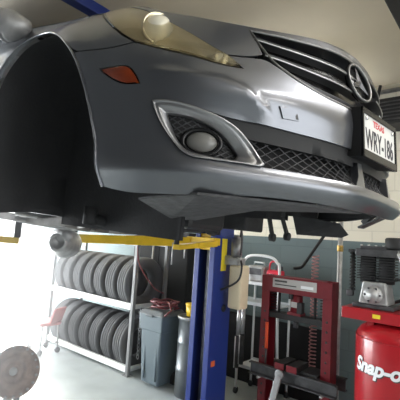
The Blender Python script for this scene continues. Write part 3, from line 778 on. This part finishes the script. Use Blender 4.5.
# ------------------------------------------------------------------ tyre rack and tyres
RX1, RX0, RY, RD = -3.07, -4.90, 1.50, .52
rack = empty('tire_rack', 'white steel tire rack with two tiers standing along the wall', 'rack', ((RX0+RX1)/2, RY+RD/2, 0))
for x in (RX1, RX0):
    for y in (RY, RY+RD):
        mb = MB().box((x, y, .80), (.045, .045, 1.6)); mb.box((x, y, .006), (.09, .09, .012)); mb.build('upright', M['rackgrey'], rack, bevel=.003)
for z, zz in ((.07, 1), (.79, 1), (1.56, 1)):
    for y in (RY, RY+RD): MB().box(((RX0+RX1)/2, y, z), (RX1-RX0, .035, .075)).build('beam', M['rackwhite'], rack, bevel=.003)
    for x in (RX1, RX0): MB().box((x, RY+RD/2, z), (.035, RD, .05)).build('tie_bar', M['rackwhite'], rack, bevel=.003)
def tyre_mesh(ro, w):
    bm = bmesh.new(); prof = [(.60, -.36), (.66, -.44), (.80, -.50), (.89, -.485), (.95, -.43), (.992, -.30), (1.0, -.12), (1.0, .12), (.992, .30), (.95, .43), (.89, .485), (.80, .50), (.66, .44), (.60, .36)]
    # grooves cut in the tread
    tread = []
    for u in (-.30, -.20, -.19, -.16, -.15, -.02, -.01, .01, .02, .15, .16, .19, .20, .30):
        g = .965 if abs(abs(u)-.175) < .016 or abs(u) < .015 else .998
        tread.append((g, u))
    prof = prof[:5]+tread+prof[9:]
    prof = prof + [(.57, .3), (.57, -.3)]
    seg = 56; vs = []
    for r, z in prof:
        for k in range(seg):
            a = 2*pi*k/seg; vs.append(bm.verts.new((z*w, r*ro*cos(a), r*ro*sin(a))))
    n = len(prof)
    for i in range(n):
        j = (i+1) % n
        for k in range(seg):
            l = (k+1) % seg; bm.faces.new((vs[i*seg+k], vs[i*seg+l], vs[j*seg+l], vs[j*seg+k])).smooth = True
    bmesh.ops.recalc_face_normals(bm, faces=bm.faces)
    me = bpy.data.meshes.new('tire'); bm.to_mesh(me); bm.free(); me.materials.append(M['rubber'])
    return me
tm = tyre_mesh(.325, .215)
ordn = ['rightmost', 'second from the right', 'third from the right', 'fourth from the right', 'fifth from the right', 'sixth from the right', 'leftmost']
first = None
for tier, zb in (('upper', .8275), ('lower', .1075)):
    for k in range(7):
        if first is None: o = first = bpy.data.objects.new('tire', tm)
        else: o = first.copy()
        COL.objects.link(o)
        sc = 1-.02*((k*3+(tier == 'lower')) % 3)
        ro = .325*sc
        # rests between the two beams
        half = RD/2-.0
        z = zb+math.sqrt(max(0, ro*ro-(half-.0175)**2))
        o.location = (RX1-.175-k*.243, RY+RD/2, z+.003); o.scale = (1, sc, sc); o.rotation_euler = (k*.4, 0, radians([0, 1.5, -1, 2, 0, -1.5, 1][k]))
        tag(o, 'worn black car tire, %s on the %s tier of the rack' % (ordn[k], tier), 'tire', 'tires on the %s tier of the rack' % tier)
# tyre chains hung on the end of the rack
for col_ in range(3):
    mb = MB()
    for k in range(13):
        c = V((RX1+.045+col_*.012, RY+.10+col_*.13, .75-k*.045)); pts = []
        for q in range(10):
            a = 2*pi*q/10; u, w = .016*cos(a), .03*sin(a)
            pts.append(c+(V((0, u, w)) if k % 2 else V((u, 0, w))))
        mb.tube(pts, .005, 6, closed=True)
    tag(mb.build('tire_chain', M['steel']), 'steel chain hanging on the end of the tire rack beside the bin, %s' % ['nearest the front', 'in the middle', 'nearest the wall'][col_], 'chain', 'chains on the end of the rack')
mb = MB().tube(spline([(RX1+.03, RY-.03, 1.52), (RX1+.08, RY-.02, 1.3), (RX1+.22, RY+.1, 1.05), (RX1+.30, RY+.2, .98)], 6), .008, 6)
tag(mb.build('air_line', M['redhose']), 'thin dark red hose drooping from the rack above the bin', 'hose')
tag(MB().cyl((-3.47, 2.105, .0), (-3.45, 2.135, 1.66), .013).build('steel_rod', M['steel']), 'thin upright rod leaning on the dark locker behind the tires', 'rod')

lk = empty('metal_locker', 'tall charcoal metal locker standing behind the tire rack and trash can', 'locker', (-3.36, 2.30, 0))  # box added to darken the area behind the bin
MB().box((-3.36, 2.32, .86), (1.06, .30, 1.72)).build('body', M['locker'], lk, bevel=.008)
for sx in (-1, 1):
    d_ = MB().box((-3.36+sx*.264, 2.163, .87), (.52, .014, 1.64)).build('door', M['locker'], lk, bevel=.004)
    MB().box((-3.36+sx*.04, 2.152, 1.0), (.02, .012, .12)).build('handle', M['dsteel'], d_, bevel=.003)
tag(MB().box((-1.92, 2.455, .385), (1.60, .03, .77), Matrix.Rotation(radians(-3), 3, 'X')).build('rubber_mat', M['mat'], bevel=.006), 'black rubber mat leaning on the wall low down behind cart and press', 'mat')  # sheet added to darken the lower wall
# ------------------------------------------------------------------ bin, hoses on it, drum
BX, BY = -2.66, 1.60
bn = empty('trash_can', 'grey-blue wheeled trash can with a dark lid next to the tire rack', 'trash can', (BX, BY, 0))
mb = MB().frustum((BX, BY, .03), (.27, .29), (BX, BY, .76), (.34, .36)); body = mb.build('body', M['can'], bn, bevel=.02)
MB().frustum((BX, BY, .60), (.345, .365), (BX, BY, .78), (.365, .385)).build('collar', M['can'], bn, bevel=.012)
MB().box((BX, BY-.155, .50), (.13, .02, .07)).build('grip', M['canlid'], body, bevel=.006)
mb = MB(); 
for sx in (-.09, .09): mb.box((BX+sx, BY-.150, .33), (.03, .03, .5))
mb.build('rib', M['can'], body, bevel=.006)
MB().frustum((BX, BY, .775), (.40, .42), (BX, BY, .83), (.30, .32)).box((BX, BY-.21, .775), (.12, .03, .03)).build('lid', M['canlid'], bn, bevel=.015)
for sx in (-.13, .13): MB().cyl((BX+sx-.02, BY+.12, .075), (BX+sx+.02, BY+.12, .075), .075).build('wheel', M['black'], bn)
pts = []
for k in range(120):
    a = k*.21; rr_ = .13+.03*sin(k*.35); pts.append((BX+.02+rr_*cos(a)*1.1, BY+rr_*sin(a), .845+.0007*k+.008*sin(k*.9)))
pts += [(BX+.18, BY-.10, .93), (BX+.24, BY-.12, .86), (BX+.22, BY-.2, .80)]
tag(MB().tube(pts, .0105, 7).build('coiled_hose', M['redhose']), 'dark red hose coiled on the lid of the trash can', 'hose')
dx, dy = -2.235, 1.63
dr = empty('steel_drum', 'slim grey steel drum with rolled hoops between the bin and the lift post', 'drum', (dx, dy, 0))
prof = [(.001, 0), (.150, 0), (.150, .26), (.158, .275), (.150, .29), (.150, .54), (.158, .555), (.150, .57), (.150, .78), (.160, .785), (.160, .81), (.148, .815), (.146, .80), (.001, .80)]
MB().lathe(prof, (dx, dy, 0), seg=36).build('barrel', M['drum'], dr)
MB().lathe([(.151, .815), (.164, .82), (.164, .835), (.151, .84)], (dx, dy, -.02), seg=36, closed=True).build('clamp_ring', M['lightmetal'], dr)
yb = empty('yellow_bucket', 'small yellow bucket standing on top of the grey drum', 'bucket', (dx+.03, dy-.03, .825))
MB().lathe([(.001, .002), (.075, .002), (.088, .12), (.084, .12), (.07, .012), (.001, .012)], (dx+.03, dy-.03, .823), seg=28).build('pail', M['yellow'], yb)
MB().lathe([(.091, .118), (.094, .124), (.091, .13), (.06, .132), (.001, .132), (.001, .118)], (dx+.03, dy-.03, .823), seg=28).build('lid', M['yellow'], yb)

# ------------------------------------------------------------------ corner in the door glare: stool and bolted plate
st = empty('rolling_stool', 'faded red low rolling seat on casters in the glare by the door', 'stool', (-4.50, 1.22, 0))
MB().frustum((-4.50, 1.22, .36), (.30, .28), (-4.50, 1.22, .41), (.34, .32)).build('seat', M['faded'], st, bevel=.02)
MB().beam((-4.36, 1.28, .40), (-4.30, 1.31, .60), .26, .03).build('backrest', M['faded'], st, bevel=.01)
mb = MB()
for sx in (-.13, .13):
    for sy in (-.11, .11): mb.tube([(-4.50+sx, 1.22+sy, .37), (-4.50+sx*1.15, 1.22+sy*1.15, .07)], .011, 8)
mb.tube([(-4.65, 1.09, .13), (-4.35, 1.09, .13), (-4.35, 1.35, .13), (-4.65, 1.35, .13)], .009, 8, closed=True)
mb.build('frame', M['lightmetal'], st)
for sx in (-.15, .15):
    for sy in (-.127, .127): MB().cyl((-4.50+sx-.012, 1.22+sy, .036), (-4.50+sx+.012, 1.22+sy, .036), .036).cyl((-4.50+sx, 1.22+sy, .05), (-4.50+sx, 1.22+sy, .08), .01).build('caster', M['dsteel'], st)

dc = V((-2.50, -.155, .545)); dn = V((.62, -.72, .32)).normalized()
ds = empty('clutch_stand', 'rusty brown round plate with a bolted rim on a low stand at lower left', 'stand', (dc.x, dc.y, 0))
disc = MB().lathe([(.001, -.03), (.15, -.03), (.185, -.02), (.19, -.005), (.185, .008), (.17, .012), (.15, .004), (.118, .010), (.112, .018), (.085, .018), (.08, .010), (.058, .012), (.052, .022), (.03, .022), (.026, .014), (.001, .014)], dc, dn, 48).build('plate', M['rust'], ds)
q = V((0, 0, 1)).rotation_difference(dn)
for k in range(20):
    a = 2*pi*k/20; p = dc+q @ V((.176*cos(a), .176*sin(a), .008))
    MB().cyl(p, p+dn*.012, .010, seg=8).build('rim_bolt', M['steel'], disc)
MB().lathe([(.03, .014), (.03, .024), (.018, .026), (.014, .03), (.001, .03)], dc, dn, 24).build('hub', M['lightmetal'], disc)
mb = MB(); mb.tube([dc-dn*.03, dc-dn*.12, (dc.x-.06, dc.y+.07, .42), (dc.x-.06, dc.y+.07, .05)], .025, 12)
mb.build('post', M['dsteel'], ds)
cl_ = dc-V((0, 0, .18))+V((.0, -.02, 0)); MB().box(cl_+V((-.03, .0, -.01)), (.07, .05, .05)).cyl(cl_+V((-.03, -.03, -.02)), cl_+V((-.03, .03, -.02)), .02).build('clamp', M['steel'], ds, bevel=.006)
MB().tube([cl_+V((-.03, .02, -.01)), (dc.x-.06, dc.y+.07, .33)], .014, 8).build('clamp_arm', M['dsteel'], ds)
mb = MB()
for k in range(3):
    a = radians(30+120*k); mb.beam((dc.x-.06, dc.y+.07, .06), (dc.x-.06+.26*cos(a), dc.y+.07+.26*sin(a), .03), .04, .04)
mb.build('base', M['dsteel'], ds, bevel=.004)

# ------------------------------------------------------------------ shop press
PX0, PX1, PY, PT = -1.455, -.755, 1.80, 1.345
pr = empty('shop_press', 'red hydraulic shop press with a black bed in front of the wall', 'shop press', ((PX0+PX1)/2, PY, 0))
UW = .085
for x in (PX0+UW/2, PX1-UW/2):
    mb = MB(); sg = 1 if x < -1.1 else -1
    mb.box((x, PY-.07, PT/2), (UW, .008, PT)); mb.box((x, PY+.07, PT/2), (UW, .008, PT)); mb.box((x-sg*(UW/2-.004), PY, PT/2), (.008, .14, PT))
    u = mb.build('upright', M['redpress'], pr, bevel=.002)
    hm = MB()
    for k in range(11): hm.cyl((x, PY-.0745, .15+k*.085), (x, PY-.0755, .15+k*.085), .011, seg=14)
    hm.build('pin_holes', M['ink'], u)
    MB().box((x, PY, .025), (.10, .62, .05)).build('foot', M['redpress'], pr, bevel=.006)
ch = MB().box(((PX0+PX1)/2, PY-.075, PT-.075), (PX1-PX0-.0, .012, .15)).box(((PX0+PX1)/2, PY+.075, PT-.075), (PX1-PX0, .012, .15)).box(((PX0+PX1)/2, PY, PT-.012), (PX1-PX0-.18, .14, .02)).build('head_beam', M['redpress'], pr, bevel=.003)
lb = MB().box((-1.115, PY-.083, PT-.06), (.44, .004, .085)).build('maker_plate', M['label'], ch)
MB().box((-1.25, PY-.086, PT-.042), (.13, .002, .017)).box((-1.2, PY-.086, PT-.075), (.22, .002, .010)).build('plate_print', M['ink'], lb)
MB().box((-.985, PY-.086, PT-.072), (.12, .002, .026)).build('plate_print', M['white'], lb)
for x in (-1.29, -.93): MB().cyl((x, PY-.02, .98), (x, PY-.02, PT-.14), .012).build('guide_rod', M['black'], pr)
for x in (-1.36, -.86):
    pts = [(x+.028*cos(k*.7), PY+.028*sin(k*.7), 1.0+k*.0029) for k in range(76)]
    MB().tube(pts, .0045, 5).build('return_spring', M['black'], pr)
MB().box(((PX0+PX1)/2, PY, .975), (PX1-PX0-.10, .10, .055)).build('press_plate', M['black'], pr, bevel=.004)
jk = MB().box((-1.12, PY, 1.015), (.13, .11, .025)).lathe([(.001, 0), (.055, 0), (.055, .15), (.042, .165), (.042, .19), (.018, .195), (.018, .235), (.001, .235)], (-1.12, PY, 1.025), seg=24).build('bottle_jack', M['redpress'], pr)
MB().cyl((-1.12, PY-.012, 1.22), (-1.12, PY-.012, 1.245), .033).box((-1.065, PY-.03, 1.075), (.05, .06, .10)).box((-1.155, PY-.05, 1.17), (.04, .03, .05)).build('jack_valve', M['black'], jk, bevel=.004)
MB().box((-1.12, PY-.057, 1.10), (.06, .003, .05)).build('jack_label', M['label'], jk)
MB().cyl((-1.12, PY, .885), (-1.12, PY, .95), .024).build('ram', M['dsteel'], pr)
for y in (-.10, .10):
    MB().box(((PX0+PX1)/2+.005, PY+y, .46), (.84, .02, .10)).box(((PX0+PX1)/2+.005, PY+y*1.25, .51), (.84, .05, .012)).box(((PX0+PX1)/2+.005, PY+y*1.25, .41), (.84, .05, .012)).build('bed_channel', M['dsteel'], pr, bevel=.003)
for x in (PX0+UW/2, PX1-UW/2): MB().cyl((x, PY-.16, .395), (x, PY+.16, .395), .013).build('bed_pin', M['steel'], pr)
for x, w in ((-1.20, .09), (-1.08, .10)):
    o = MB().box((x, PY-.01, .545), (w, .26, .055)).build('arbor_plate', M['black'], pr, bevel=.004)
    MB().box((x, PY-.142, .545), (w, .004, .055)).build('painted_end', M['redpress'], o)
MB().box((-.93, PY, .53), (.16, .22, .025)).build('arbor_plate', M['black'], pr, bevel=.004)
MB().cyl((PX0+.085, PY-.09, .66), (PX0+.08, PY-.09, .90), .016).build('handle_grip', M['orange'], pr)
MB().cyl((PX0+.085, PY-.09, .52), (PX0+.085, PY-.09, .66), .009).build('handle_rod', M['dsteel'], pr)
jl = empty('pump_handle', 'flat grey steel lever leaning on the bed of the red press', 'lever', (-1.22, PY-.34, 0))
MB().beam((-1.18, PY-.165, .50), (-1.22, PY-.34, .0), .06, .02, (0, 1, 0)).cyl((-1.18, PY-.185, .485), (-1.18, PY-.16, .485), .042).build('bar', M['steel'], jl, bevel=.004)

# tall slender post behind the press
sp = empty('pole_jack', 'thin grey pole stand with a brass collar behind the red press', 'pole', (-.84, 2.12, 0))
MB().cyl((-.84, 2.12, .0), (-.84, 2.12, 2.0), .024).lathe([(.12, 0), (.12, .015), (.03, .04)], (-.84, 2.12, 0)).build('tube', M['lightmetal'], sp)
MB().cyl((-.84, 2.12, 1.62), (-.84, 2.12, 1.68), .029).box((-.82, 2.09, 1.65), (.03, .03, .03)).build('collar', M['brass'], sp, bevel=.003)
MB().cyl((-.84, 2.12, 2.0), (-.84, 2.12, 2.015), .045).build('saddle', M['steel'], sp)
# coiled pink hose
pts = [(-1.17+.035*cos(k*.55), 2.32+.035*sin(k*.55), 1.56-k*.0032) for k in range(430)]
tag(MB().tube(pts, .006, 5).build('coil_hose', M['pink']), 'faded red coiled air hose hanging on the wall behind the press', 'hose')
tag(MB().tube(spline([(-.55, 2.30, 3.3), (-.72, 2.28, 2.4), (-.87, 2.25, 2.05), (-1.05, 2.2, 1.75), (-1.20, 2.16, 1.50), (-1.25, 2.15, 1.43), (-1.33, 2.14, 1.41)], 8), .016, 8).build('black_hose', M['black']), 'black hose hanging diagonally between the car and the cart', 'hose')

# ------------------------------------------------------------------ white tubular cart behind the press
QX0, QX1, QY = -1.92, -1.45, 2.20
ct = empty('tool_cart', 'white tubular cart with an arched handle between lift post and press', 'cart', ((QX0+QX1)/2, QY, 0))
zt = 1.50
arch = [(QX0, QY-.14, .06), (QX0, QY-.14, zt-.12), (QX0+.03, QY-.14, zt-.05), (QX0+.09, QY-.14, zt), ((QX0+QX1)/2, QY-.14, zt+.015), (QX1-.09, QY-.14, zt), (QX1-.03, QY-.14, zt-.05), (QX1, QY-.14, zt-.12), (QX1, QY-.14, .9), (QX1+.015, QY-.14, .5), (QX1+.03, QY-.14, .42), (QX1+.08, QY-.14, .40)]
MB().tube(arch[:1]+spline(arch[1:], 5), .015, 10).build('handle_frame', M['white'], ct)
for x in (QX0, QX1-.02): MB().cyl((x, QY+.17, .06), (x, QY+.17, 1.22), .013).build('rear_leg', M['white'], ct)
MB().cyl((QX1-.01, QY-.14, .06), (QX1-.01, QY-.14, .42), .013).build('front_leg', M['white'], ct)
for z, e in ((1.20, 0), (.98, .18), (.30, 0)):
    mb = MB().box(((QX0+QX1)/2-e*.5, QY+.01, z), (QX1-QX0+e, .34, .014)); mb.box(((QX0+QX1)/2-e*.5, QY-.155, z+.01), (QX1-QX0+e, .012, .035)).box(((QX0+QX1)/2-e*.5, QY+.175, z+.01), (QX1-QX0+e, .012, .035))
    mb.build('tray', M['lgrey'] if e else M['white'], ct, bevel=.003)
for x in (QX0, QX1-.02):
    for y in (QY-.14, QY+.17): MB().cyl((x-.012, y, .035), (x+.012, y, .035), .035).build('caster', M['black'], ct)
gm = empty('battery_charger', 'grey boxed charger on the top tray of the white cart', 'charger', (-1.79, QY+.02, 1.212))
MB().box((-1.79, QY+.02, 1.305), (.21, .17, .18)).build('case', M['lightmetal'], gm, bevel=.02)
MB().box((-1.79, QY-.068, 1.33), (.15, .006, .07)).build('panel', M['dsteel'], gm)
MB().tube([(-1.86, QY+.02, 1.39), (-1.85, QY+.02, 1.43), (-1.73, QY+.02, 1.43), (-1.72, QY+.02, 1.39)], .01, 8).build('carry_handle', M['lgrey'], gm)
jp = empty('jump_starter', 'bright red power pack with cable clamps on the white cart', 'power pack', (-1.57, QY, 1.212))
MB().box((-1.57, QY, 1.29), (.16, .14, .15)).build('case', M['redled'], jp, bevel=.02)
MB().tube(spline([(-1.63, QY-.03, 1.36), (-1.61, QY-.05, 1.44), (-1.56, QY-.05, 1.46), (-1.51, QY-.05, 1.42), (-1.50, QY-.08, 1.32), (-1.53, QY-.09, 1.24)], 5), .010, 7).build('cable', M['redled'], jp)
MB().box((-1.585, QY-.073, 1.30), (.05, .006, .05)).box((-1.53, QY-.073, 1.27), (.03, .006, .03)).build('badge', M['white'], jp)
MB().box((-1.54, QY+.02, 1.385), (.07, .06, .05)).build('clamp', M['dsteel'], jp, bevel=.008)
# pair of bright tubes hanging from the cart
for k, (x, lab) in enumerate(((-1.88, 'bright metal tube with dark sleeve hanging under the cart tray, longer left one'), (-1.825, 'bright metal tube with dark sleeve hanging under the cart tray, shorter right one'))):
    L = .66-.05*k; z1 = .955
    t = empty('hanging_tube', lab, 'tube', (x, QY-.21, z1), 'bright tubes hanging from the cart')
    MB().cyl((x, QY-.21, z1-L*.48), (x, QY-.21, z1), .022).tube([(x, QY-.21, z1-.02), (x, QY-.19, z1+.01), (x, QY-.16, z1+.01)], .006, 6).build('upper_tube', M['brightmetal'], t)
    MB().cyl((x, QY-.21, z1-L*.5), (x, QY-.21, z1-L*.48), .026).build('collar', M['dsteel'], t)
    MB().cyl((x, QY-.21, z1-L), (x, QY-.21, z1-L*.5), .024).build('sleeve', M['dsteel'], t)
    MB().cyl((x-.018, QY-.232, z1-L), (x-.018, QY-.232, z1-L*.5), .006).build('edge_strip', M['brightmetal'], t)

# ------------------------------------------------------------------ air compressor
TX, TY, TR = -.215, 1.66, .30
ac = empty('air_compressor', 'red upright tank air compressor with a black pump on its top platform', 'air compressor', (TX, TY, 0))
prof = [(.001, .10), (.15, .11), (.25, .15), (TR, .24), (TR, .98), (.292, 1.02), (.265, 1.06), (.215, 1.09), (.12, 1.11), (.001, 1.115)]
MB().lathe(prof, (TX, TY, 0), seg=64).build('tank', M['red'], ac)
MB().lathe([(.24, 0), (.24, .2), (.23, .2), (.23, 0)], (TX, TY, 0), seg=48, closed=True).build('base_ring', M['red'], ac)
MB().lathe([(TR+.002, .995), (TR+.004, 1.0), (TR+.002, 1.005)], (TX, TY, 0), seg=64, closed=True).build('weld_seam', M['red'], ac)
pf = MB().box((TX+.11, TY, 1.162), (.94, .44, .085)); pf.build('platform', M['red'], ac, bevel=.006)
for x in (-.16, .16): MB().box((TX+x, TY, 1.09), (.05, .32, .06)).build('platform_bracket', M['red'], ac)
MB().box((TX-.10, TY-.2225, 1.165), (.055, .004, .03)).build('caution_label', M['ylabel'], ac)
# lettering round the tank, with its dark drop edge
def wrap_text(t, size, a0, z0, m, name, r, width, dz=0., da=0.):
    me = text_mesh(t, size, shear=.25, depth=.001, bold=.005)
    bm = bmesh.new(); bm.from_mesh(me)
    bmesh.ops.triangulate(bm, faces=bm.faces)
    for _ in range(2): bmesh.ops.subdivide_edges(bm, edges=[e for e in bm.edges if e.calc_length() > .02], cuts=1)
    xs = [v.co.x for v in bm.verts]; x0 = min(xs); sc = width/(max(xs)-x0)
    for v in bm.verts:
        a = a0+da+((v.co.x-x0)*sc)/TR; rr_ = r+v.co.z
        v.co = V((rr_*cos(a), rr_*sin(a), z0+dz+v.co.y))
    bm.to_mesh(me); bm.free(); me.name = name
    return link(name, me, m, ac)
A0 = radians(218)
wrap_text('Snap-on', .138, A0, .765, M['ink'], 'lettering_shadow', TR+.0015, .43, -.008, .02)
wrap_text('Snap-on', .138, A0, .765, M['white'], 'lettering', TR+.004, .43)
# pump
pz = 1.2075
px_, py_ = TX-.15, TY-.03
MB().box((px_, py_, pz+.015), (.30, .24, .03)).build('pump_foot', M['dsteel'], ac, bevel=.004)
ck = MB().frustum((px_, py_, pz+.03), (.22, .22), (px_, py_, pz+.20), (.17, .18)).build('crankcase', M['lightmetal'], ac, bevel=.012)
MB().cyl((px_, py_-.10, pz+.105), (px_, py_-.125, pz+.105), .068).cyl((px_, py_-.125, pz+.105), (px_, py_-.14, pz+.105), .045).build('end_cover', M['lightmetal'], ck)
for k in range(6):
    a = 2*pi*k/6; MB().cyl((px_+.056*cos(a), py_-.125, pz+.105+.056*sin(a)), (px_+.056*cos(a), py_-.133, pz+.105+.056*sin(a)), .008, seg=6).build('cover_bolt', M['dsteel'], ck)
mb = MB()
for sx in (-.10, .04):
    mb.cyl((px_+sx+.03, py_, pz+.19), (px_+sx+.03, py_, pz+.40), .058)
    for k in range(9): mb.box((px_+sx+.03, py_, pz+.22+k*.02), (.135, .135, .008))
mb.build('cylinder_block', M['black'], ac)
MB().box((px_, py_, pz+.425), (.30, .15, .06)).box((px_-.02, py_, pz+.465), (.20, .12, .03)).build('cylinder_head', M['dsteel'], ac, bevel=.006)
for k in range(5): MB().cyl((px_-.11+k*.055, py_-.05, pz+.47), (px_-.11+k*.055, py_-.05, pz+.488), .009, seg=6).build('head_bolt', M['lightmetal'], ac)
MB().lathe([(.03, .0), (.075, .01), (.08, .02), (.08, .085), (.07, .095), (.001, .097)], (px_+.135, py_, pz+.455), seg=30).build('air_filter', M['black'], ac)
MB().cyl((px_+.135, py_, pz+.40), (px_+.135, py_, pz+.46), .02).build('filter_neck', M['lightmetal'], ac)
pts = [(px_-.185+.020*cos(k*.9), py_-.02+.020*sin(k*.9), pz+.12+k*.0036) for k in range(82)]
MB().tube(pts, .006, 6).cyl((px_-.185, py_-.02, pz+.08), (px_-.185, py_-.02, pz+.44), .014).cyl((px_-.22, py_-.02, pz+.43), (px_-.05, py_-.02, pz+.43), .014).build('intercooler_tube', M['black'], ac)
MB().box((px_-.20, py_-.02, pz+.09), (.05, .05, .05)).build('tube_fitting', M['dsteel'], ac, bevel=.006)
mo = MB().cyl((TX+.22, TY-.02, pz+.13), (TX+.50, TY-.02, pz+.13), .105).cyl((TX+.19, TY-.02, pz+.13), (TX+.22, TY-.02, pz+.13), .09).box((TX+.36, TY-.02, pz+.02), (.2, .2, .04)).build('motor', M['black'], ac)
MB().lathe([(.20, -.02), (.205, 0), (.20, .02), (.18, .02), (.18, -.02)], (px_+.03, py_+.17, pz+.22), (0, 1, 0), 40, closed=True).cyl((px_+.03, py_+.10, pz+.22), (px_+.03, py_+.19, pz+.22), .03).beam((px_+.03-.19, py_+.17, pz+.22), (px_+.03+.19, py_+.17, pz+.22), .03, .02).build('flywheel', M['dsteel'], ac)
MB().tube(spline([(px_+.17, py_-.09, pz+.43), (px_+.20, py_-.11, pz+.36), (px_+.21, py_-.12, pz+.22), (px_+.26, py_-.1, pz+.10)], 5), .012, 8).build('discharge_pipe', M['lightmetal'], ac)
MB().box((px_+.245, py_-.10, pz+.30), (.09, .07, .14)).build('pressure_switch', M['lgrey'], ac, bevel=.01)

# ------------------------------------------------------------------ unseen lamps added for bumper highlights, and daylight
for k, (x, y) in enumerate(((1.0, .25), (2.7, -1.5))):
    L = empty('ceiling_lamp', ['long ceiling lamp over the nose of the car', 'long ceiling lamp nearest the right-hand door'][k], 'lamp', (x, y, CZ-.16), 'long ceiling lamps')
    MB().box((x, y, CZ-.09), (.26, 2.1+.6*k, .06)).build('housing', M['white'], L, bevel=.005)
    MB().box((x, y, CZ-.13), (.2, 2.04+.6*k, .03)).build('diffuser', M['lamp'], L, bevel=.008)

def area(name, loc, rot, sx, sy, power, col=(1, 1, 1), spread=180):
    l = bpy.data.lights.new(name, 'AREA'); l.shape = 'RECTANGLE'; l.size = sx; l.size_y = sy; l.energy = power; l.color = col; l.spread = radians(spread)
    o = bpy.data.objects.new(name, l); COL.objects.link(o); o.location = loc; o.rotation_euler = rot; return o
area('daylight_left_door', (X0-.30, (DY0+DY1)/2, DZ/2), (0, radians(-90), 0), DZ, DY1-DY0, 2300, (.92, .97, 1))
area('daylight_right_door', (X1+.30, (RY0+RY1)/2, RZ/2), (0, radians(90), 0), RZ, RY1-RY0, 75, (.95, .98, 1))
su = bpy.data.lights.new('sun', 'SUN'); su.energy = 18; su.angle = radians(9); su.color = (1, .96, .88)
so_ = bpy.data.objects.new('sun', su); COL.objects.link(so_); so_.rotation_euler = V((.85, -.34, -.40)).to_track_quat('-Z', 'Y').to_euler()
w = bpy.data.worlds.new('world'); SC.world = w; w.use_nodes = True
bg = w.node_tree.nodes['Background']; bg.inputs[0].default_value = (.95, .98, 1, 1); bg.inputs[1].default_value = 3.0

hz = MB().box(((X0-1.2)/2+.02, .46, 1.6), (-1.2-X0-.06, 4.0, 3.1)).build('haze', None)  # volume added to imitate lens glare at left
hm = bpy.data.materials.new('dusty_haze'); hm.use_nodes = True; nt = hm.node_tree; nt.nodes.remove(nt.nodes['Principled BSDF'])
vs_ = nt.nodes.new('ShaderNodeVolumeScatter'); vs_.inputs['Anisotropy'].default_value = .4; vs_.inputs['Color'].default_value = (1, 1, 1, 1)
ge = nt.nodes.new('ShaderNodeNewGeometry'); dt = nt.nodes.new('ShaderNodeVectorMath'); dt.operation = 'DOT_PRODUCT'; dt.inputs[1].default_value = (-.525, -.85, 0)
nt.links.new(ge.outputs['Position'], dt.inputs[0])
mr_ = nt.nodes.new('ShaderNodeMapRange'); mr_.interpolation_type = 'SMOOTHSTEP'; mr_.inputs['From Min'].default_value = .82; mr_.inputs['From Max'].default_value = 1.7; mr_.inputs['To Min'].default_value = .002; mr_.inputs['To Max'].default_value = .2  # density ramp follows a sight line, so the wash stays left
nt.links.new(dt.outputs['Value'], mr_.inputs['Value']); nt.links.new(mr_.outputs['Result'], vs_.inputs['Density'])
nt.links.new(vs_.outputs[0], nt.nodes['Material Output'].inputs['Volume']); hz.data.materials.append(hm); hz['kind'] = 'stuff'
tag(hz, 'bright sunlit haze filling the air inside the open door at left', 'haze')

# ------------------------------------------------------------------ camera
cam = bpy.data.cameras.new('camera'); co = bpy.data.objects.new('camera', cam); COL.objects.link(co); SC.camera = co
cam.sensor_width = 36; cam.lens = 388/400*36; cam.clip_start = .02
az, pitch, roll = radians(129.8), radians(5.75), radians(3.8)
f = V((cos(az)*cos(pitch), sin(az)*cos(pitch), sin(pitch))); r = V((sin(az), -cos(az), 0)); u = r.cross(f)
r2 = r*cos(roll)+u*sin(roll); u2 = u*cos(roll)-r*sin(roll)
co.matrix_world = Matrix.Translation((.52, -1.69, 1.65)) @ Matrix((r2, u2, -f)).transposed().to_4x4()
SC.view_settings.view_transform = 'Standard'; SC.view_settings.look = 'None'; SC.view_settings.gamma = 1; SC.view_settings.use_curve_mapping = False
SC.view_settings.exposure = -0.25
